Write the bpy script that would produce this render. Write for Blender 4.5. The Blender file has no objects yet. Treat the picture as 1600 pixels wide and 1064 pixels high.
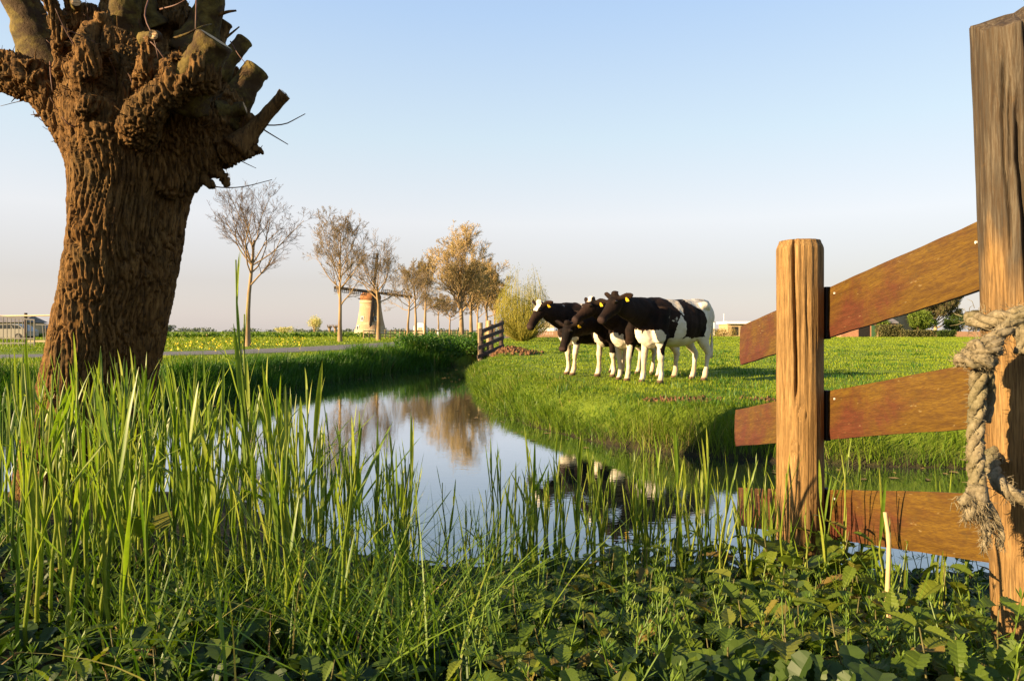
import bpy, math, random
import numpy as np
from math import radians as R, sin, cos, pi
from mathutils import Vector, Matrix

S = bpy.context.scene
COL = S.collection
F = 1067.0            # focal length in photograph pixels (1600 wide)
HC = 1.25             # eye height above the ditch water
HP = 0.44             # pasture level above the water

# ------------------------------------------------------------------ camera, sky, sun, exposure
cd = bpy.data.cameras.new('camera'); cam = bpy.data.objects.new('camera', cd); COL.objects.link(cam)
cam.location = (0, 0, HC); cam.rotation_euler = (R(90), 0, 0)
cd.sensor_width = 36; cd.lens = 24.0; cd.shift_y = -14/1600
cd.clip_start = 0.05; cd.clip_end = 6000
S.camera = cam
SUN_AZ, SUN_EL = R(-117), R(15.5)
W = bpy.data.worlds.new('World'); S.world = W; W.use_nodes = True
wn = W.node_tree
sky = wn.nodes.new('ShaderNodeTexSky'); sky.sky_type = 'NISHITA'; sky.sun_disc = False
sky.sun_elevation = SUN_EL; sky.sun_rotation = SUN_AZ
sky.air_density = 1.0; sky.dust_density = 1.0; sky.ozone_density = 2.0; sky.altitude = 0
# the evening haze of the photograph: the physical sky blended with a pale band that is the same all round the horizon
tc = wn.nodes.new('ShaderNodeTexCoord'); sx = wn.nodes.new('ShaderNodeSeparateXYZ'); wn.links.new(tc.outputs['Generated'], sx.inputs[0])
rp = wn.nodes.new('ShaderNodeValToRGB'); wn.links.new(sx.outputs['Z'], rp.inputs[0])
e = rp.color_ramp.elements
stops = [(0, (.65, .575, .555)), (.021, (.67, .59, .575)), (.068, (.655, .58, .56)), (.155, (.82, .785, .775)), (.269, (.66, .77, .83)), (.423, (.47, .635, .87)), (.7, (.24, .40, .68)), (1, (.13, .25, .5))]
while len(e) < len(stops): e.new(.5)
for q, (p, c) in zip(e, stops): q.position = p; q.color = (*c, 1)
SKYK = 1/(.15*2**1.85)
mu = wn.nodes.new('ShaderNodeMix'); mu.data_type = 'RGBA'; mu.blend_type = 'MULTIPLY'; mu.inputs[0].default_value = 1
mu.inputs[7].default_value = (SKYK, SKYK, SKYK, 1); wn.links.new(rp.outputs[0], mu.inputs[6])
mx = wn.nodes.new('ShaderNodeMix'); mx.data_type = 'RGBA'; mx.inputs[0].default_value = .91
wn.links.new(sky.outputs[0], mx.inputs[6]); wn.links.new(mu.outputs[2], mx.inputs[7])
wn.links.new(mx.outputs[2], wn.nodes['Background'].inputs[0])
wn.nodes['Background'].inputs[1].default_value = 0.15
sl = bpy.data.lights.new('sun', 'SUN'); so = bpy.data.objects.new('sun', sl); COL.objects.link(so)
sl.energy = 5.0; sl.angle = R(0.5); sl.color = (1.0, 0.74, 0.42)
sd_ = Vector((sin(SUN_AZ)*cos(SUN_EL), cos(SUN_AZ)*cos(SUN_EL), sin(SUN_EL)))
so.rotation_euler = sd_.to_track_quat('Z', 'Y').to_euler(); so.location = (-20, -15, 20)
S.view_settings.view_transform = 'Standard'; S.view_settings.look = 'None'
S.view_settings.exposure = 1.85; S.view_settings.gamma = 1.0
S.view_settings.use_curve_mapping = False
cy = S.cycles if hasattr(S, 'cycles') else None
if cy:
    cy.max_bounces = 6; cy.diffuse_bounces = 3; cy.glossy_bounces = 3; cy.transmission_bounces = 4
    cy.transparent_max_bounces = 6; cy.use_denoising = True
    cy.caustics_reflective = False; cy.caustics_refractive = False

rng = np.random.default_rng(7)
random.seed(7)

# ------------------------------------------------------------------ helpers
def P(px, py, Y):
    return np.array([(px-800)/F*Y, Y, HC-(py-518)/F*Y])

_pt = np.random.default_rng(11).permutation(256); _pt = np.concatenate([_pt, _pt, _pt])
_gr = np.random.default_rng(12).normal(size=(256, 3)); _gr /= np.linalg.norm(_gr, axis=1)[:, None]
def noise3(p):
    p = np.asarray(p, float); i = np.floor(p).astype(int); f = p-i
    u = f*f*f*(f*(f*6-15)+10); i &= 255; out = 0
    for dx in (0, 1):
        for dy in (0, 1):
            for dz in (0, 1):
                h = _pt[_pt[_pt[i[:, 0]+dx]+i[:, 1]+dy]+i[:, 2]+dz]
                g = _gr[h]
                d = (g*(f-np.array([dx, dy, dz]))).sum(1)
                w = (u[:, 0] if dx else 1-u[:, 0])*(u[:, 1] if dy else 1-u[:, 1])*(u[:, 2] if dz else 1-u[:, 2])
                out = out+d*w
    return out*1.6
def fbm(p, o=3):
    s = 0; a = 1; p = np.asarray(p, float)
    for k in range(o):
        s = s+a*noise3(p+k*17.3); p = p*2.03; a *= .5
    return s
def sstep(a, b, x):
    t = np.clip((x-a)/(b-a), 0, 1); return t*t*(3-2*t)

def mesh_np(name, V, polys, mats=(), mi=None, smooth=False, attrs=None):
    me = bpy.data.meshes.new(name)
    V = np.asarray(V, np.float32); polys = [np.asarray(p, np.int32) for p in polys if len(p)]
    me.vertices.add(len(V)); me.vertices.foreach_set('co', V.ravel())
    tot = np.concatenate([np.full(len(p), p.shape[1], np.int32) for p in polys])
    st = np.concatenate([[0], np.cumsum(tot)[:-1]]).astype(np.int32)
    lv = np.concatenate([p.ravel() for p in polys]).astype(np.int32)
    me.loops.add(len(lv)); me.loops.foreach_set('vertex_index', lv)
    me.polygons.add(len(tot)); me.polygons.foreach_set('loop_start', st); me.polygons.foreach_set('loop_total', tot)
    if mi is not None: me.polygons.foreach_set('material_index', np.asarray(mi, np.int32))
    me.polygons.foreach_set('use_smooth', np.full(len(tot), bool(smooth)))
    for m in mats: me.materials.append(m)
    if attrs:
        for k, a in attrs.items():
            at = me.attributes.new(k, 'FLOAT', 'POINT'); at.data.foreach_set('value', np.asarray(a, np.float32))
    me.update(calc_edges=True); me.validate()
    return me
def link(name, data, parent=None):
    o = bpy.data.objects.new(name, data); COL.objects.link(o)
    if parent is not None: o.parent = parent
    return o
def tag(o, label=None, cat=None, group=None, kind=None):
    if label: o['label'] = label
    if cat: o['category'] = cat
    if group: o['group'] = group
    if kind: o['kind'] = kind
    return o
def thing(name, label, cat, loc=(0, 0, 0), rz=0, group=None):
    o = link(name, None); o.location = loc; o.rotation_euler = (0, 0, rz); o.empty_display_size = .2
    return tag(o, label, cat, group)

class MB:
    """collects vertices and faces, several materials"""
    def __init__(s): s.V = []; s.n = 0; s.P = {}; 
    def add(s, V, polys, m=0):
        V = np.asarray(V, float).reshape(-1, 3)
        for p in polys:
            p = np.asarray(p)
            if len(p): s.P.setdefault((p.shape[1], m), []).append(p+s.n)
        s.V.append(V); s.n += len(V)
    def arrays(s):
        ps = []; mi = []
        for (k, m), l in s.P.items():
            a = np.concatenate(l); ps.append(a); mi.append(np.full(len(a), m))
        return np.concatenate(s.V), ps, np.concatenate(mi)
    def mesh(s, name, mats, smooth=False, attrs=None):
        V, ps, mi = s.arrays()
        return mesh_np(name, V, ps, mats, mi, smooth, attrs)
    def obj(s, name, mats, parent=None, smooth=False, attrs=None):
        if not isinstance(mats, (list, tuple)): mats = [mats]
        return link(name, s.mesh(name, mats, smooth, attrs), parent)
    def box(s, c, size, m=0, rot=None):
        x, y, z = np.array(size)/2
        v = np.array([[-x,-y,-z],[x,-y,-z],[x,y,-z],[-x,y,-z],[-x,-y,z],[x,-y,z],[x,y,z],[-x,y,z]])
        if rot is not None: v = v@np.array(rot).T
        s.add(v+np.array(c), [[[3,2,1,0],[4,5,6,7],[0,1,5,4],[1,2,6,5],[2,3,7,6],[3,0,4,7]]], m)
    def bar(s, a, b, w, h, m=0, up=(0, 0, 1)):
        a = np.array(a, float); b = np.array(b, float); d = b-a; L = np.linalg.norm(d); d /= L
        sd = np.cross(d, up); sd /= np.linalg.norm(sd); u = np.cross(sd, d)
        s.box((a+b)/2, (L, w, h), m, np.stack([d, sd, u], 1))
    def tube(s, path, a, b=None, n=8, m=0, side=None, cap=True):
        V, q, t = loft(path, a, b, n, side, cap); s.add(V, [q, t], m)

def loft(path, a, b=None, n=8, side=None, cap=True):
    path = np.asarray(path, float); k = len(path)
    a = np.broadcast_to(np.asarray(a, float), (k,)); b = a if b is None else np.broadcast_to(np.asarray(b, float), (k,))
    T = np.gradient(path, axis=0); T /= np.linalg.norm(T, axis=1)[:, None]+1e-12
    if side is None:
        ref = np.array([0, 0, 1.]) if abs(T[:, 2]).mean() < .8 else np.array([0, 1., 0])
        sv = np.cross(T, ref)
    else:
        sv = np.broadcast_to(np.asarray(side, float), (k, 3)); sv = sv-T*(sv*T).sum(1)[:, None]
    sv = sv/(np.linalg.norm(sv, axis=1)[:, None]+1e-12); uv = np.cross(sv, T)
    th = np.arange(n)/n*2*pi
    V = path[:, None]+sv[:, None]*(np.cos(th)[None, :, None]*a[:, None, None])+uv[:, None]*(np.sin(th)[None, :, None]*b[:, None, None])
    V = V.reshape(-1, 3)
    i = np.arange(k-1)[:, None]*n; j = np.arange(n)[None]; j2 = (j+1) % n
    q = np.stack([i+j, i+n+j, i+n+j2, i+j2], -1).reshape(-1, 4)
    t = np.zeros((0, 3), int)
    if cap:
        V = np.concatenate([V, path[:1], path[-1:]]); c0 = k*n; c1 = c0+1; jj = np.arange(n); jk = (jj+1) % n
        t = np.concatenate([np.stack([np.full(n, c0), jj, jk], 1), np.stack([np.full(n, c1), (k-1)*n+jk, (k-1)*n+jj], 1)])
    return V, q, t
def spline(pts, n):
    """Catmull-Rom through rows (any number of columns)"""
    p = np.asarray(pts, float); p = np.concatenate([2*p[:1]-p[1:2], p, 2*p[-1:]-p[-2:-1]])
    t = np.linspace(0, len(p)-3-1e-6, n); i = t.astype(int); f = (t-i)[:, None]
    a, b, c, d = p[i], p[i+1], p[i+2], p[i+3]
    return .5*(2*b+(c-a)*f+(2*a-5*b+4*c-d)*f**2+(3*b-a-3*c+d)*f**3)
def remesh(mb, voxel, smooth=0):
    V, ps, _ = mb.arrays()
    me = mesh_np('tmp', V, ps); o = bpy.data.objects.new('tmp', me); COL.objects.link(o)
    m = o.modifiers.new('r', 'REMESH'); m.mode = 'VOXEL'; m.voxel_size = voxel
    if smooth:
        k = o.modifiers.new('s', 'SMOOTH'); k.iterations = smooth; k.factor = .5
    ev = o.evaluated_get(bpy.context.evaluated_depsgraph_get()); em = ev.to_mesh()
    n = len(em.vertices); co = np.empty(n*3, np.float32); em.vertices.foreach_get('co', co)
    nr = np.empty(n*3, np.float32); em.vertices.foreach_get('normal', nr)
    f = np.empty(len(em.loops), np.int32); em.loops.foreach_get('vertex_index', f)
    tot = np.empty(len(em.polygons), np.int32); em.polygons.foreach_get('loop_total', tot)
    ev.to_mesh_clear(); bpy.data.objects.remove(o); bpy.data.meshes.remove(me)
    assert (tot == 4).all()
    return co.reshape(-1, 3).astype(float), f.reshape(-1, 4), nr.reshape(-1, 3).astype(float)

# ------------------------------------------------------------------ materials
class NT:
    def __init__(s, name):
        s.m = bpy.data.materials.new(name); s.m.use_nodes = True; s.t = s.m.node_tree; s.t.nodes.clear()
        s.out = s.t.nodes.new('ShaderNodeOutputMaterial')
    def n(s, ty, **k):
        nd = s.t.nodes.new(ty)
        for a, v in k.items():
            if a.startswith('i_'): nd.inputs[a[2:].replace('_', ' ')].default_value = v
            else: setattr(nd, a, v)
        return nd
    def l(s, a, b): s.t.links.new(a, b)
    def pos(s, kind='Object'): return s.n('ShaderNodeTexCoord').outputs[kind]
    def mapping(s, vec, sc):
        m = s.n('ShaderNodeMapping'); m.inputs['Scale'].default_value = sc; s.l(vec, m.inputs[0]); return m.outputs[0]
    def noise(s, vec, scale, det=4, rough=.55, dist=0):
        nd = s.n('ShaderNodeTexNoise'); nd.inputs['Scale'].default_value = scale; nd.inputs['Detail'].default_value = det
        nd.inputs['Roughness'].default_value = rough; nd.inputs['Distortion'].default_value = dist
        if vec is not None: s.l(vec, nd.inputs['Vector'])
        return nd.outputs['Fac']
    def ramp(s, fac, stops, interp='LINEAR'):
        r = s.n('ShaderNodeValToRGB'); r.color_ramp.interpolation = interp; e = r.color_ramp.elements
        while len(e) < len(stops): e.new(.5)
        for q, (p, c) in zip(e, stops):
            q.position = p; q.color = (*c, 1) if len(c) == 3 else c
        s.l(fac, r.inputs[0]); return r.outputs[0]
    def mix(s, fac, a, b, mode='MIX'):
        x = s.n('ShaderNodeMix', data_type='RGBA', blend_type=mode)
        if isinstance(fac, (int, float)): x.inputs[0].default_value = fac
        else: s.l(fac, x.inputs[0])
        for v, i in ((a, 6), (b, 7)):
            if isinstance(v, tuple): x.inputs[i].default_value = (*v, 1)
            else: s.l(v, x.inputs[i])
        return x.outputs[2]
    def bump(s, h, strength=.5, dist=.01):
        b = s.n('ShaderNodeBump'); b.inputs['Strength'].default_value = strength; b.inputs['Distance'].default_value = dist
        s.l(h, b.inputs['Height']); return b.outputs[0]
    def pbr(s, col, rough=.7, nrm=None, spec=.3, **k):
        p = s.n('ShaderNodeBsdfPrincipled'); p.inputs['Roughness'].default_value = rough
        p.inputs['Specular IOR Level'].default_value = spec
        if isinstance(col, tuple): p.inputs['Base Color'].default_value = (*col, 1)
        else: s.l(col, p.inputs['Base Color'])
        if nrm is not None: s.l(nrm, p.inputs['Normal'])
        for a, v in k.items(): p.inputs[a.replace('_', ' ')].default_value = v
        s.l(p.outputs[0], s.out.inputs[0]); return p
    def attr(s, name): return s.n('ShaderNodeAttribute', attribute_name=name).outputs['Fac']

def leaf_mat(name, stops, trans=.35, rough=.45, spec=.35, use='attr', scale=1.5):
    """foliage: colour from a per-blade tint, or the object's random number; light passes through"""
    t = NT(name)
    if use == 'attr': f = t.attr('tint')
    elif use == 'obj': f = t.n('ShaderNodeObjectInfo').outputs['Random']
    col = t.ramp(f, stops)
    nz = t.noise(t.pos(), 9*scale, 3)
    mx = t.n('ShaderNodeMix', data_type='RGBA', blend_type='MULTIPLY'); mx.inputs[0].default_value = .5
    t.l(col, mx.inputs[6]); t.l(t.ramp(nz, [(.3, (.55, .6, .5)), (.7, (1.25, 1.2, 1.1))]), mx.inputs[7])
    col = mx.outputs[2]
    p = t.pbr(col, rough, spec=spec)
    tr = t.n('ShaderNodeBsdfTranslucent'); t.l(t.mix(1.0, col, (1.1, 1.25, .45), 'MULTIPLY'), tr.inputs[0])
    ms = t.n('ShaderNodeMixShader'); ms.inputs[0].default_value = trans
    t.l(p.outputs[0], ms.inputs[1]); t.l(tr.outputs[0], ms.inputs[2]); t.l(ms.outputs[0], t.out.inputs[0])
    return t.m
def plain(name, col, rough=.7, var=.25, scale=8, spec=.3, bump=0, stretch=(1, 1, 1)):
    t = NT(name); v = t.mapping(t.pos(), stretch); n = t.noise(v, scale, 5)
    lo = tuple(c*(1-var) for c in col); hi = tuple(min(1, c*(1+var)) for c in col)
    c = t.ramp(n, [(.3, lo), (.7, hi)])
    t.pbr(c, rough, t.bump(t.noise(v, scale*4, 4), bump, .01) if bump else None, spec)
    return t.m

M = {}
# pasture ground, soil showing where the 'soil' attribute says
t = NT('ground_turf'); p_ = t.pos()
g = t.ramp(t.noise(p_, .35, 5, .6), [(.3, (.10, .15, .010)), (.55, (.14, .19, .014)), (.75, (.17, .21, .018))])
g = t.mix(t.ramp(t.noise(p_, 6, 4), [(.35, (0, 0, 0)), (.65, (1, 1, 1))]), t.mix(.5, g, (.05, .09, .01)), g)
soil = t.ramp(t.noise(p_, 14, 6, .65), [(.3, (.05, .025, .012)), (.55, (.15, .065, .028)), (.75, (.24, .12, .055))])
sa = t.n('ShaderNodeMath', operation='ADD'); t.l(t.attr('soil'), sa.inputs[0])
t.l(t.ramp(t.noise(p_, 5, 5), [(.3, (0, 0, 0)), (.7, (.5, .5, .5))]), sa.inputs[1])
c = t.mix(t.ramp(sa.outputs[0], [(.62, (0, 0, 0)), (.78, (1, 1, 1))]), g, soil)
mud = t.ramp(t.noise(p_, 9, 5), [(.3, (.018, .014, .008)), (.7, (.05, .04, .02))])
c = t.mix(t.attr('mud'), c, mud)
t.pbr(c, .9, t.bump(t.noise(p_, 22, 6, .7), .9, .06), .15); M['ground'] = t.m

t = NT('ditch_water'); p_ = t.pos()
bmp = t.bump(t.noise(t.mapping(p_, (1.6, .55, 1)), 2.2, 3, .5), .06, .02)
bm2 = t.n('ShaderNodeBump'); bm2.inputs['Strength'].default_value = .06; bm2.inputs['Distance'].default_value = .006
t.l(t.noise(t.mapping(p_, (3, 12, 1)), 2.0, 2), bm2.inputs['Height']); t.l(bmp, bm2.inputs['Normal'])
gl = t.n('ShaderNodeBsdfGlossy'); gl.inputs['Roughness'].default_value = .012; t.l(bm2.outputs[0], gl.inputs['Normal'])
gl.inputs['Color'].default_value = (.88, .93, 1, 1)
df = t.n('ShaderNodeBsdfDiffuse'); df.inputs['Color'].default_value = (.02, .024, .014, 1)
fr = t.n('ShaderNodeFresnel'); fr.inputs['IOR'].default_value = 2.1; t.l(bm2.outputs[0], fr.inputs['Normal'])
ms = t.n('ShaderNodeMixShader'); t.l(t.ramp(fr.outputs[0], [(0, (.05, .05, .05)), (.13, (.12, .12, .12)), (.45, (.80, .80, .80)), (1, (1, 1, 1))]), ms.inputs[0])
t.l(df.outputs[0], ms.inputs[1]); t.l(gl.outputs[0], ms.inputs[2]); t.l(ms.outputs[0], t.out.inputs[0]); M['water'] = t.m

M['road'] = plain('road_asphalt', (.13, .12, .115), .85, .2, 3, .2, .3)

GREENS = [(0, (.035, .080, .006)), (.35, (.075, .14, .010)), (.7, (.135, .20, .014)), (.95, (.20, .235, .03)), (1, (.28, .23, .09))]
M['turf'] = leaf_mat('turf_blades', [(0, (.09, .155, .006)), (.5, (.165, .222, .010)), (.93, (.22, .255, .02)), (1, (.28, .23, .07))], .3, .55, .2)
M['bank_grass'] = leaf_mat('bank_blades', GREENS, .35, .5, .3)
M['left_grass'] = leaf_mat('far_bank_blades', [(0, (.02, .065, .006)), (.4, (.04, .11, .01)), (.8, (.08, .17, .015)), (.96, (.14, .19, .03)), (1, (.25, .2, .09))], .35, .5, .3)
M['reed'] = leaf_mat('reed_green', [(0, (.09, .16, .014)), (.5, (.175, .235, .020)), (1, (.28, .31, .045))], .45, .42, .4, 'obj')
M['reed_stuff'] = leaf_mat('reed_green_thin', [(0, (.05, .11, .012)), (.5, (.12, .185, .018)), (1, (.21, .25, .035))], .4, .42, .4)
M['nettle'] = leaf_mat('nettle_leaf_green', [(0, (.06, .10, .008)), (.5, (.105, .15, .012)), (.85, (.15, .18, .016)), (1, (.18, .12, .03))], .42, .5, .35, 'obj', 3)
M['nettle_stuff'] = leaf_mat('nettle_bed_green', [(0, (.016, .036, .005)), (.6, (.045, .078, .008)), (1, (.09, .12, .013))], .35, .5, .35, 'attr', 3)  # darker than the upper nettles, painting the shaded gaps between lit leaves
M['cleavers'] = leaf_mat('cleavers_green', [(0, (.07, .13, .012)), (1, (.14, .20, .022))], .3, .5, .3)
M['stemred'] = plain('nettle_stem', (.085, .075, .022), .6, .3, 20)
M['dry'] = plain('dry_reed', (.42, .29, .14), .7, .25, 12, .2, .2, (1, 1, .1))
M['litter'] = plain('dead_leaf_litter', (.17, .115, .05), .8, .4, 12, .1)
M['flower'] = plain('yellow_petals', (.75, .56, .02), .6, .15, 3)

# bark
t = NT('willow_bark'); p_ = t.pos(); v = t.mapping(p_, (1, 1, .22))
c = t.ramp(t.noise(v, 30, 6, .65), [(.25, (.020, .011, .005)), (.5, (.13, .066, .020)), (.75, (.25, .138, .045))])
c = t.mix(t.ramp(t.noise(p_, 3.5, 4), [(.5, (0, 0, 0)), (.72, (.45, .45, .45))]), c, (.045, .040, .016))
fs = t.noise(t.mapping(p_, (1, 1, .10)), 95, 4, .6, .4)
c = t.mix(t.ramp(fs, [(.38, (.7, .7, .7)), (.50, (0, 0, 0))]), c, (.014, .009, .005))
t.pbr(c, .9, t.bump(t.noise(v, 70, 6, .7), .9, .012), .12); M['bark'] = t.m
t = NT('willow_smooth_bark'); p_ = t.pos()
c = t.ramp(t.noise(p_, 13, 6, .7), [(.32, (.022, .015, .005)), (.5, (.098, .068, .014)), (.68, (.16, .118, .030))])
c = t.mix(t.ramp(t.noise(t.mapping(p_, (1, 1, .3)), 38, 4), [(.62, (0, 0, 0)), (.7, (.8, .8, .8))]), c, (.07, .045, .02))
c = t.mix(t.ramp(t.noise(p_, 5.5, 6, .7, .6), [(.46, (0, 0, 0)), (.56, (.9, .9, .9))]), c, (.045, .024, .010))
t.pbr(c, .8, t.bump(t.noise(p_, 45, 6, .7), .9, .012), .15); M['smooth_bark'] = t.m
t = NT('sawn_wood'); p_ = t.pos()
wv = t.n('ShaderNodeTexWave', wave_type='RINGS', rings_direction='SPHERICAL'); wv.inputs['Scale'].default_value = 22; wv.inputs['Distortion'].default_value = 2
t.l(p_, wv.inputs[0])
t.pbr(t.ramp(wv.outputs['Fac'], [(0, (.36, .22, .10)), (1, (.55, .38, .2))]), .8); M['cut'] = t.m
M['twig'] = plain('willow_twig', (.11, .05, .03), .6, .3, 20)
M['tree_bark'] = plain('tree_bark', (.25, .17, .09), .85, .35, 3, .15, .5, (1, 1, .3))
M['twigs_brown'] = plain('bare_twigs', (.19, .14, .085), .8, .3, 1, .1)
M['twigs_dark'] = plain('bare_twigs_dark', (.11, .075, .05), .8, .3, 1, .1)
M['twigs_gold'] = plain('golden_twigs', (.38, .27, .13), .8, .3, .6, .1)
M['buds_gold'] = leaf_mat('golden_young_leaves', [(0, (.29, .19, .07)), (.6, (.40, .28, .11)), (1, (.42, .33, .13))], .45, .6, .2)
M['buds_brown'] = leaf_mat('brown_buds', [(0, (.17, .12, .06)), (1, (.28, .21, .11))], .25, .6, .2)
M['osier'] = plain('osier_twigs', (.26, .22, .04), .75, .3, .8, .1)
M['buds_osier'] = leaf_mat('osier_young_leaves', [(0, (.16, .17, .025)), (1, (.30, .27, .05))], .35, .6, .2)
M['blossom'] = leaf_mat('pale_blossom', [(0, (.42, .38, .16)), (1, (.65, .58, .3))], .3, .7, .1)
M['leaf_bright'] = leaf_mat('bright_tree_leaves', [(0, (.06, .10, .012)), (.6, (.12, .17, .02)), (1, (.18, .21, .04))], .3, .6, .2)
M['leaf_olive'] = leaf_mat('olive_tree_leaves', [(0, (.06, .07, .025)), (.6, (.11, .105, .04)), (1, (.18, .14, .06))], .3, .6, .2)
M['leaf_dark'] = leaf_mat('dark_hedge_leaves', [(0, (.025, .05, .01)), (1, (.07, .10, .02))], .25, .6, .2)
M['far_trees'] = leaf_mat('far_tree_mass', [(0, (.10, .12, .11)), (1, (.17, .19, .17))], .2, .8, .1)  # greyed leaf colour puts distance haze into the farthest growth

# timber
def timber(name, stops, grey=0.0, algae=0.0, scale=1.0, stretch=(1, 1, .06), b=.5):
    t = NT(name); p_ = t.pos(); v = t.mapping(p_, stretch)
    gr = t.noise(v, 60*scale, 6, .65, .6)
    c = t.ramp(gr, stops)
    c = t.mix(t.ramp(t.noise(p_, 4.5, 5, .6), [(.4, (0, 0, 0)), (.75, (.55, .55, .55))]), c, tuple(x*.5 for x in stops[1][1]))
    if grey:
        sx = t.n('ShaderNodeSeparateXYZ'); t.l(p_, sx.inputs[0])
        ad = t.n('ShaderNodeMath', operation='ADD'); t.l(sx.outputs['Z'], ad.inputs[0])
        t.l(t.ramp(t.noise(t.mapping(p_, (1, 1, .25)), 9, 4), [(.3, (0, 0, 0)), (.7, (.6, .6, .6))]), ad.inputs[1])
        mr = t.n('ShaderNodeMapRange'); mr.inputs['From Min'].default_value = grey[0]; mr.inputs['From Max'].default_value = grey[1]
        mr.inputs['To Max'].default_value = .97; t.l(ad.outputs[0], mr.inputs['Value'])
        c = t.mix(mr.outputs[0], c, t.ramp(gr, [(.3, (.012, .0095, .007)), (.5, (.048, .038, .026)), (.7, (.115, .094, .065))]))
    if algae:
        c = t.mix(t.ramp(t.noise(p_, 3.0, 5, .65), [(.48, (0, 0, 0)), (.66, (algae,)*3)]), c, (.09, .07, .012))
    fn = t.noise(t.mapping(p_, (1, 1, .035)), 300, 3, .7)
    c = t.mix(t.ramp(fn, [(.40, (.6, .6, .6)), (.55, (0, 0, 0))]), c, tuple(x*.42 for x in stops[0][1]))
    c = t.mix(t.ramp(t.noise(p_, 26, 5, .7), [(.62, (0, 0, 0)), (.74, (.5, .5, .5))]), c, tuple(x*.4 for x in stops[1][1]))
    ad2 = t.n('ShaderNodeMath', operation='ADD'); t.l(gr, ad2.inputs[0]); t.l(fn, ad2.inputs[1])
    t.pbr(c, .75, t.bump(ad2.outputs[0], b, .006), .2); return t.m
M['post'] = timber('round_post_wood', [(.28, (.11, .058, .018)), (.5, (.235, .135, .046)), (.72, (.32, .20, .08))], stretch=(1, 1, .05))
M['bigpost'] = timber('weathered_post_wood', [(.28, (.10, .052, .016)), (.5, (.22, .125, .042)), (.72, (.30, .19, .078))], grey=(1.2, 1.5), stretch=(1, 1, .05))
# boards: red-brown stain with ochre algae, grain along local Y
t = NT('stained_board'); p_ = t.pos(); mr_ = t.n('ShaderNodeMapping'); mr_.inputs['Rotation'].default_value = (.203, 0, 0); t.l(p_, mr_.inputs[0]); v = t.mapping(mr_.outputs[0], (1, .05, 1))
gr = t.noise(v, 75, 6, .62, .1)
c = t.ramp(gr, [(.3, (.050, .012, .005)), (.5, (.072, .019, .007)), (.7, (.09, .027, .010))])
oc = t.ramp(gr, [(.3, (.066, .032, .002)), (.5, (.092, .048, .003)), (.7, (.118, .066, .005))])
sx = t.n('ShaderNodeSeparateXYZ'); t.l(p_, sx.inputs[0])
ad = t.n('ShaderNodeMath', operation='MULTIPLY_ADD'); t.l(sx.outputs['Y'], ad.inputs[0]); ad.inputs[1].default_value = -.16
t.l(t.noise(p_, 3.2, 6, .62, .5), ad.inputs[2])
c = t.mix(t.ramp(ad.outputs[0], [(.34, (.0, .0, .0)), (.52, (.95, .95, .95))]), c, oc)
fn = t.noise(t.mapping(mr_.outputs[0], (1, .03, 1)), 320, 3, .7)
c = t.mix(t.ramp(fn, [(.42, (.55, .55, .55)), (.56, (0, 0, 0))]), c, (.035, .014, .004))
c = t.mix(t.ramp(t.noise(p_, 21, 5, .7), [(.60, (0, 0, 0)), (.72, (.55, .55, .55))]), c, (.045, .03, .008))
c = t.mix(t.ramp(t.noise(t.mapping(mr_.outputs[0], (1, .25, 1)), 90, 2, .5), [(.70, (0, 0, 0)), (.74, (.7, .7, .7))]), c, (.17, .12, .05))
t.pbr(c, .62, t.bump(fn, .55, .004), .3); M['board'] = t.m
M['tar'] = plain('tarred_batten', (.012, .009, .007), .7)
M['nail'] = plain('galvanised_nail', (.45, .43, .4), .4)
t = NT('hemp_rope'); p_ = t.pos()
c = t.ramp(t.noise(p_, 60, 5, .7), [(.3, (.07, .055, .030)), (.5, (.17, .138, .085)), (.72, (.26, .22, .145))])
c = t.mix(t.ramp(t.noise(p_, 7, 3), [(.45, (0, 0, 0)), (.7, (.5, .5, .5))]), c, (.09, .085, .032))
t.pbr(c, .9, t.bump(t.noise(p_, 160, 4, .7), 1, .004), .1); M['rope'] = t.m
M['darkwood'] = plain('dark_weathered_board', (.06, .042, .034), .8, .35, 6, .2, .3)
M['palewood'] = plain('pale_weathered_post', (.34, .25, .13), .8, .3, 6, .2, .3)
M['cream'] = plain('cream_limewash', (.40, .31, .19), .85, .25, .5, .2)
M['white'] = plain('white_paint', (.75, .73, .68), .6, .08, 1)
t = NT('mill_brick'); p_ = t.pos()
br = t.n('ShaderNodeTexBrick'); br.inputs['Scale'].default_value = 4; br.inputs['Color1'].default_value = (.42, .26, .145, 1)
br.inputs['Color2'].default_value = (.33, .20, .11, 1); br.inputs['Mortar'].default_value = (.28, .21, .14, 1); t.l(p_, br.inputs[0])
c = t.mix(t.ramp(t.noise(p_, .45, 5, .6, .8), [(.52, (0, 0, 0)), (.62, (.7, .7, .7))]), br.outputs[0], (.46, .35, .21))
t.pbr(c, .85); M['millbrick'] = t.m
M['thatch'] = plain('mill_cap_thatch', (.24, .105, .045), .9, .35, 3, .1, .6)
M['sail'] = plain('mill_sail_timber', (.05, .035, .028), .7, .3, 2)
M['brick'] = plain('red_brick', (.33, .16, .09), .85, .25, 2)
M['roof'] = plain('grey_roof_tiles', (.16, .145, .14), .8, .25, 2)
M['glass'] = plain('dark_window_glass', (.03, .035, .04), .08, .1, 1, .6)
M['green_door'] = plain('green_door_paint', (.045, .10, .05), .6, .15, 2)
M['black'] = plain('dark_opening', (.012, .010, .009), .9)  # near-black panels painted for the unlit inside of openings
M['steel'] = plain('galvanised_steel', (.13, .115, .095), .45, .15, 4, .5)
M['darksteel'] = plain('dark_steel', (.06, .055, .055), .5, .2, 4, .5)
M['pole'] = plain('pale_barrier_pole', (.55, .42, .26), .6, .1, 1)
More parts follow.
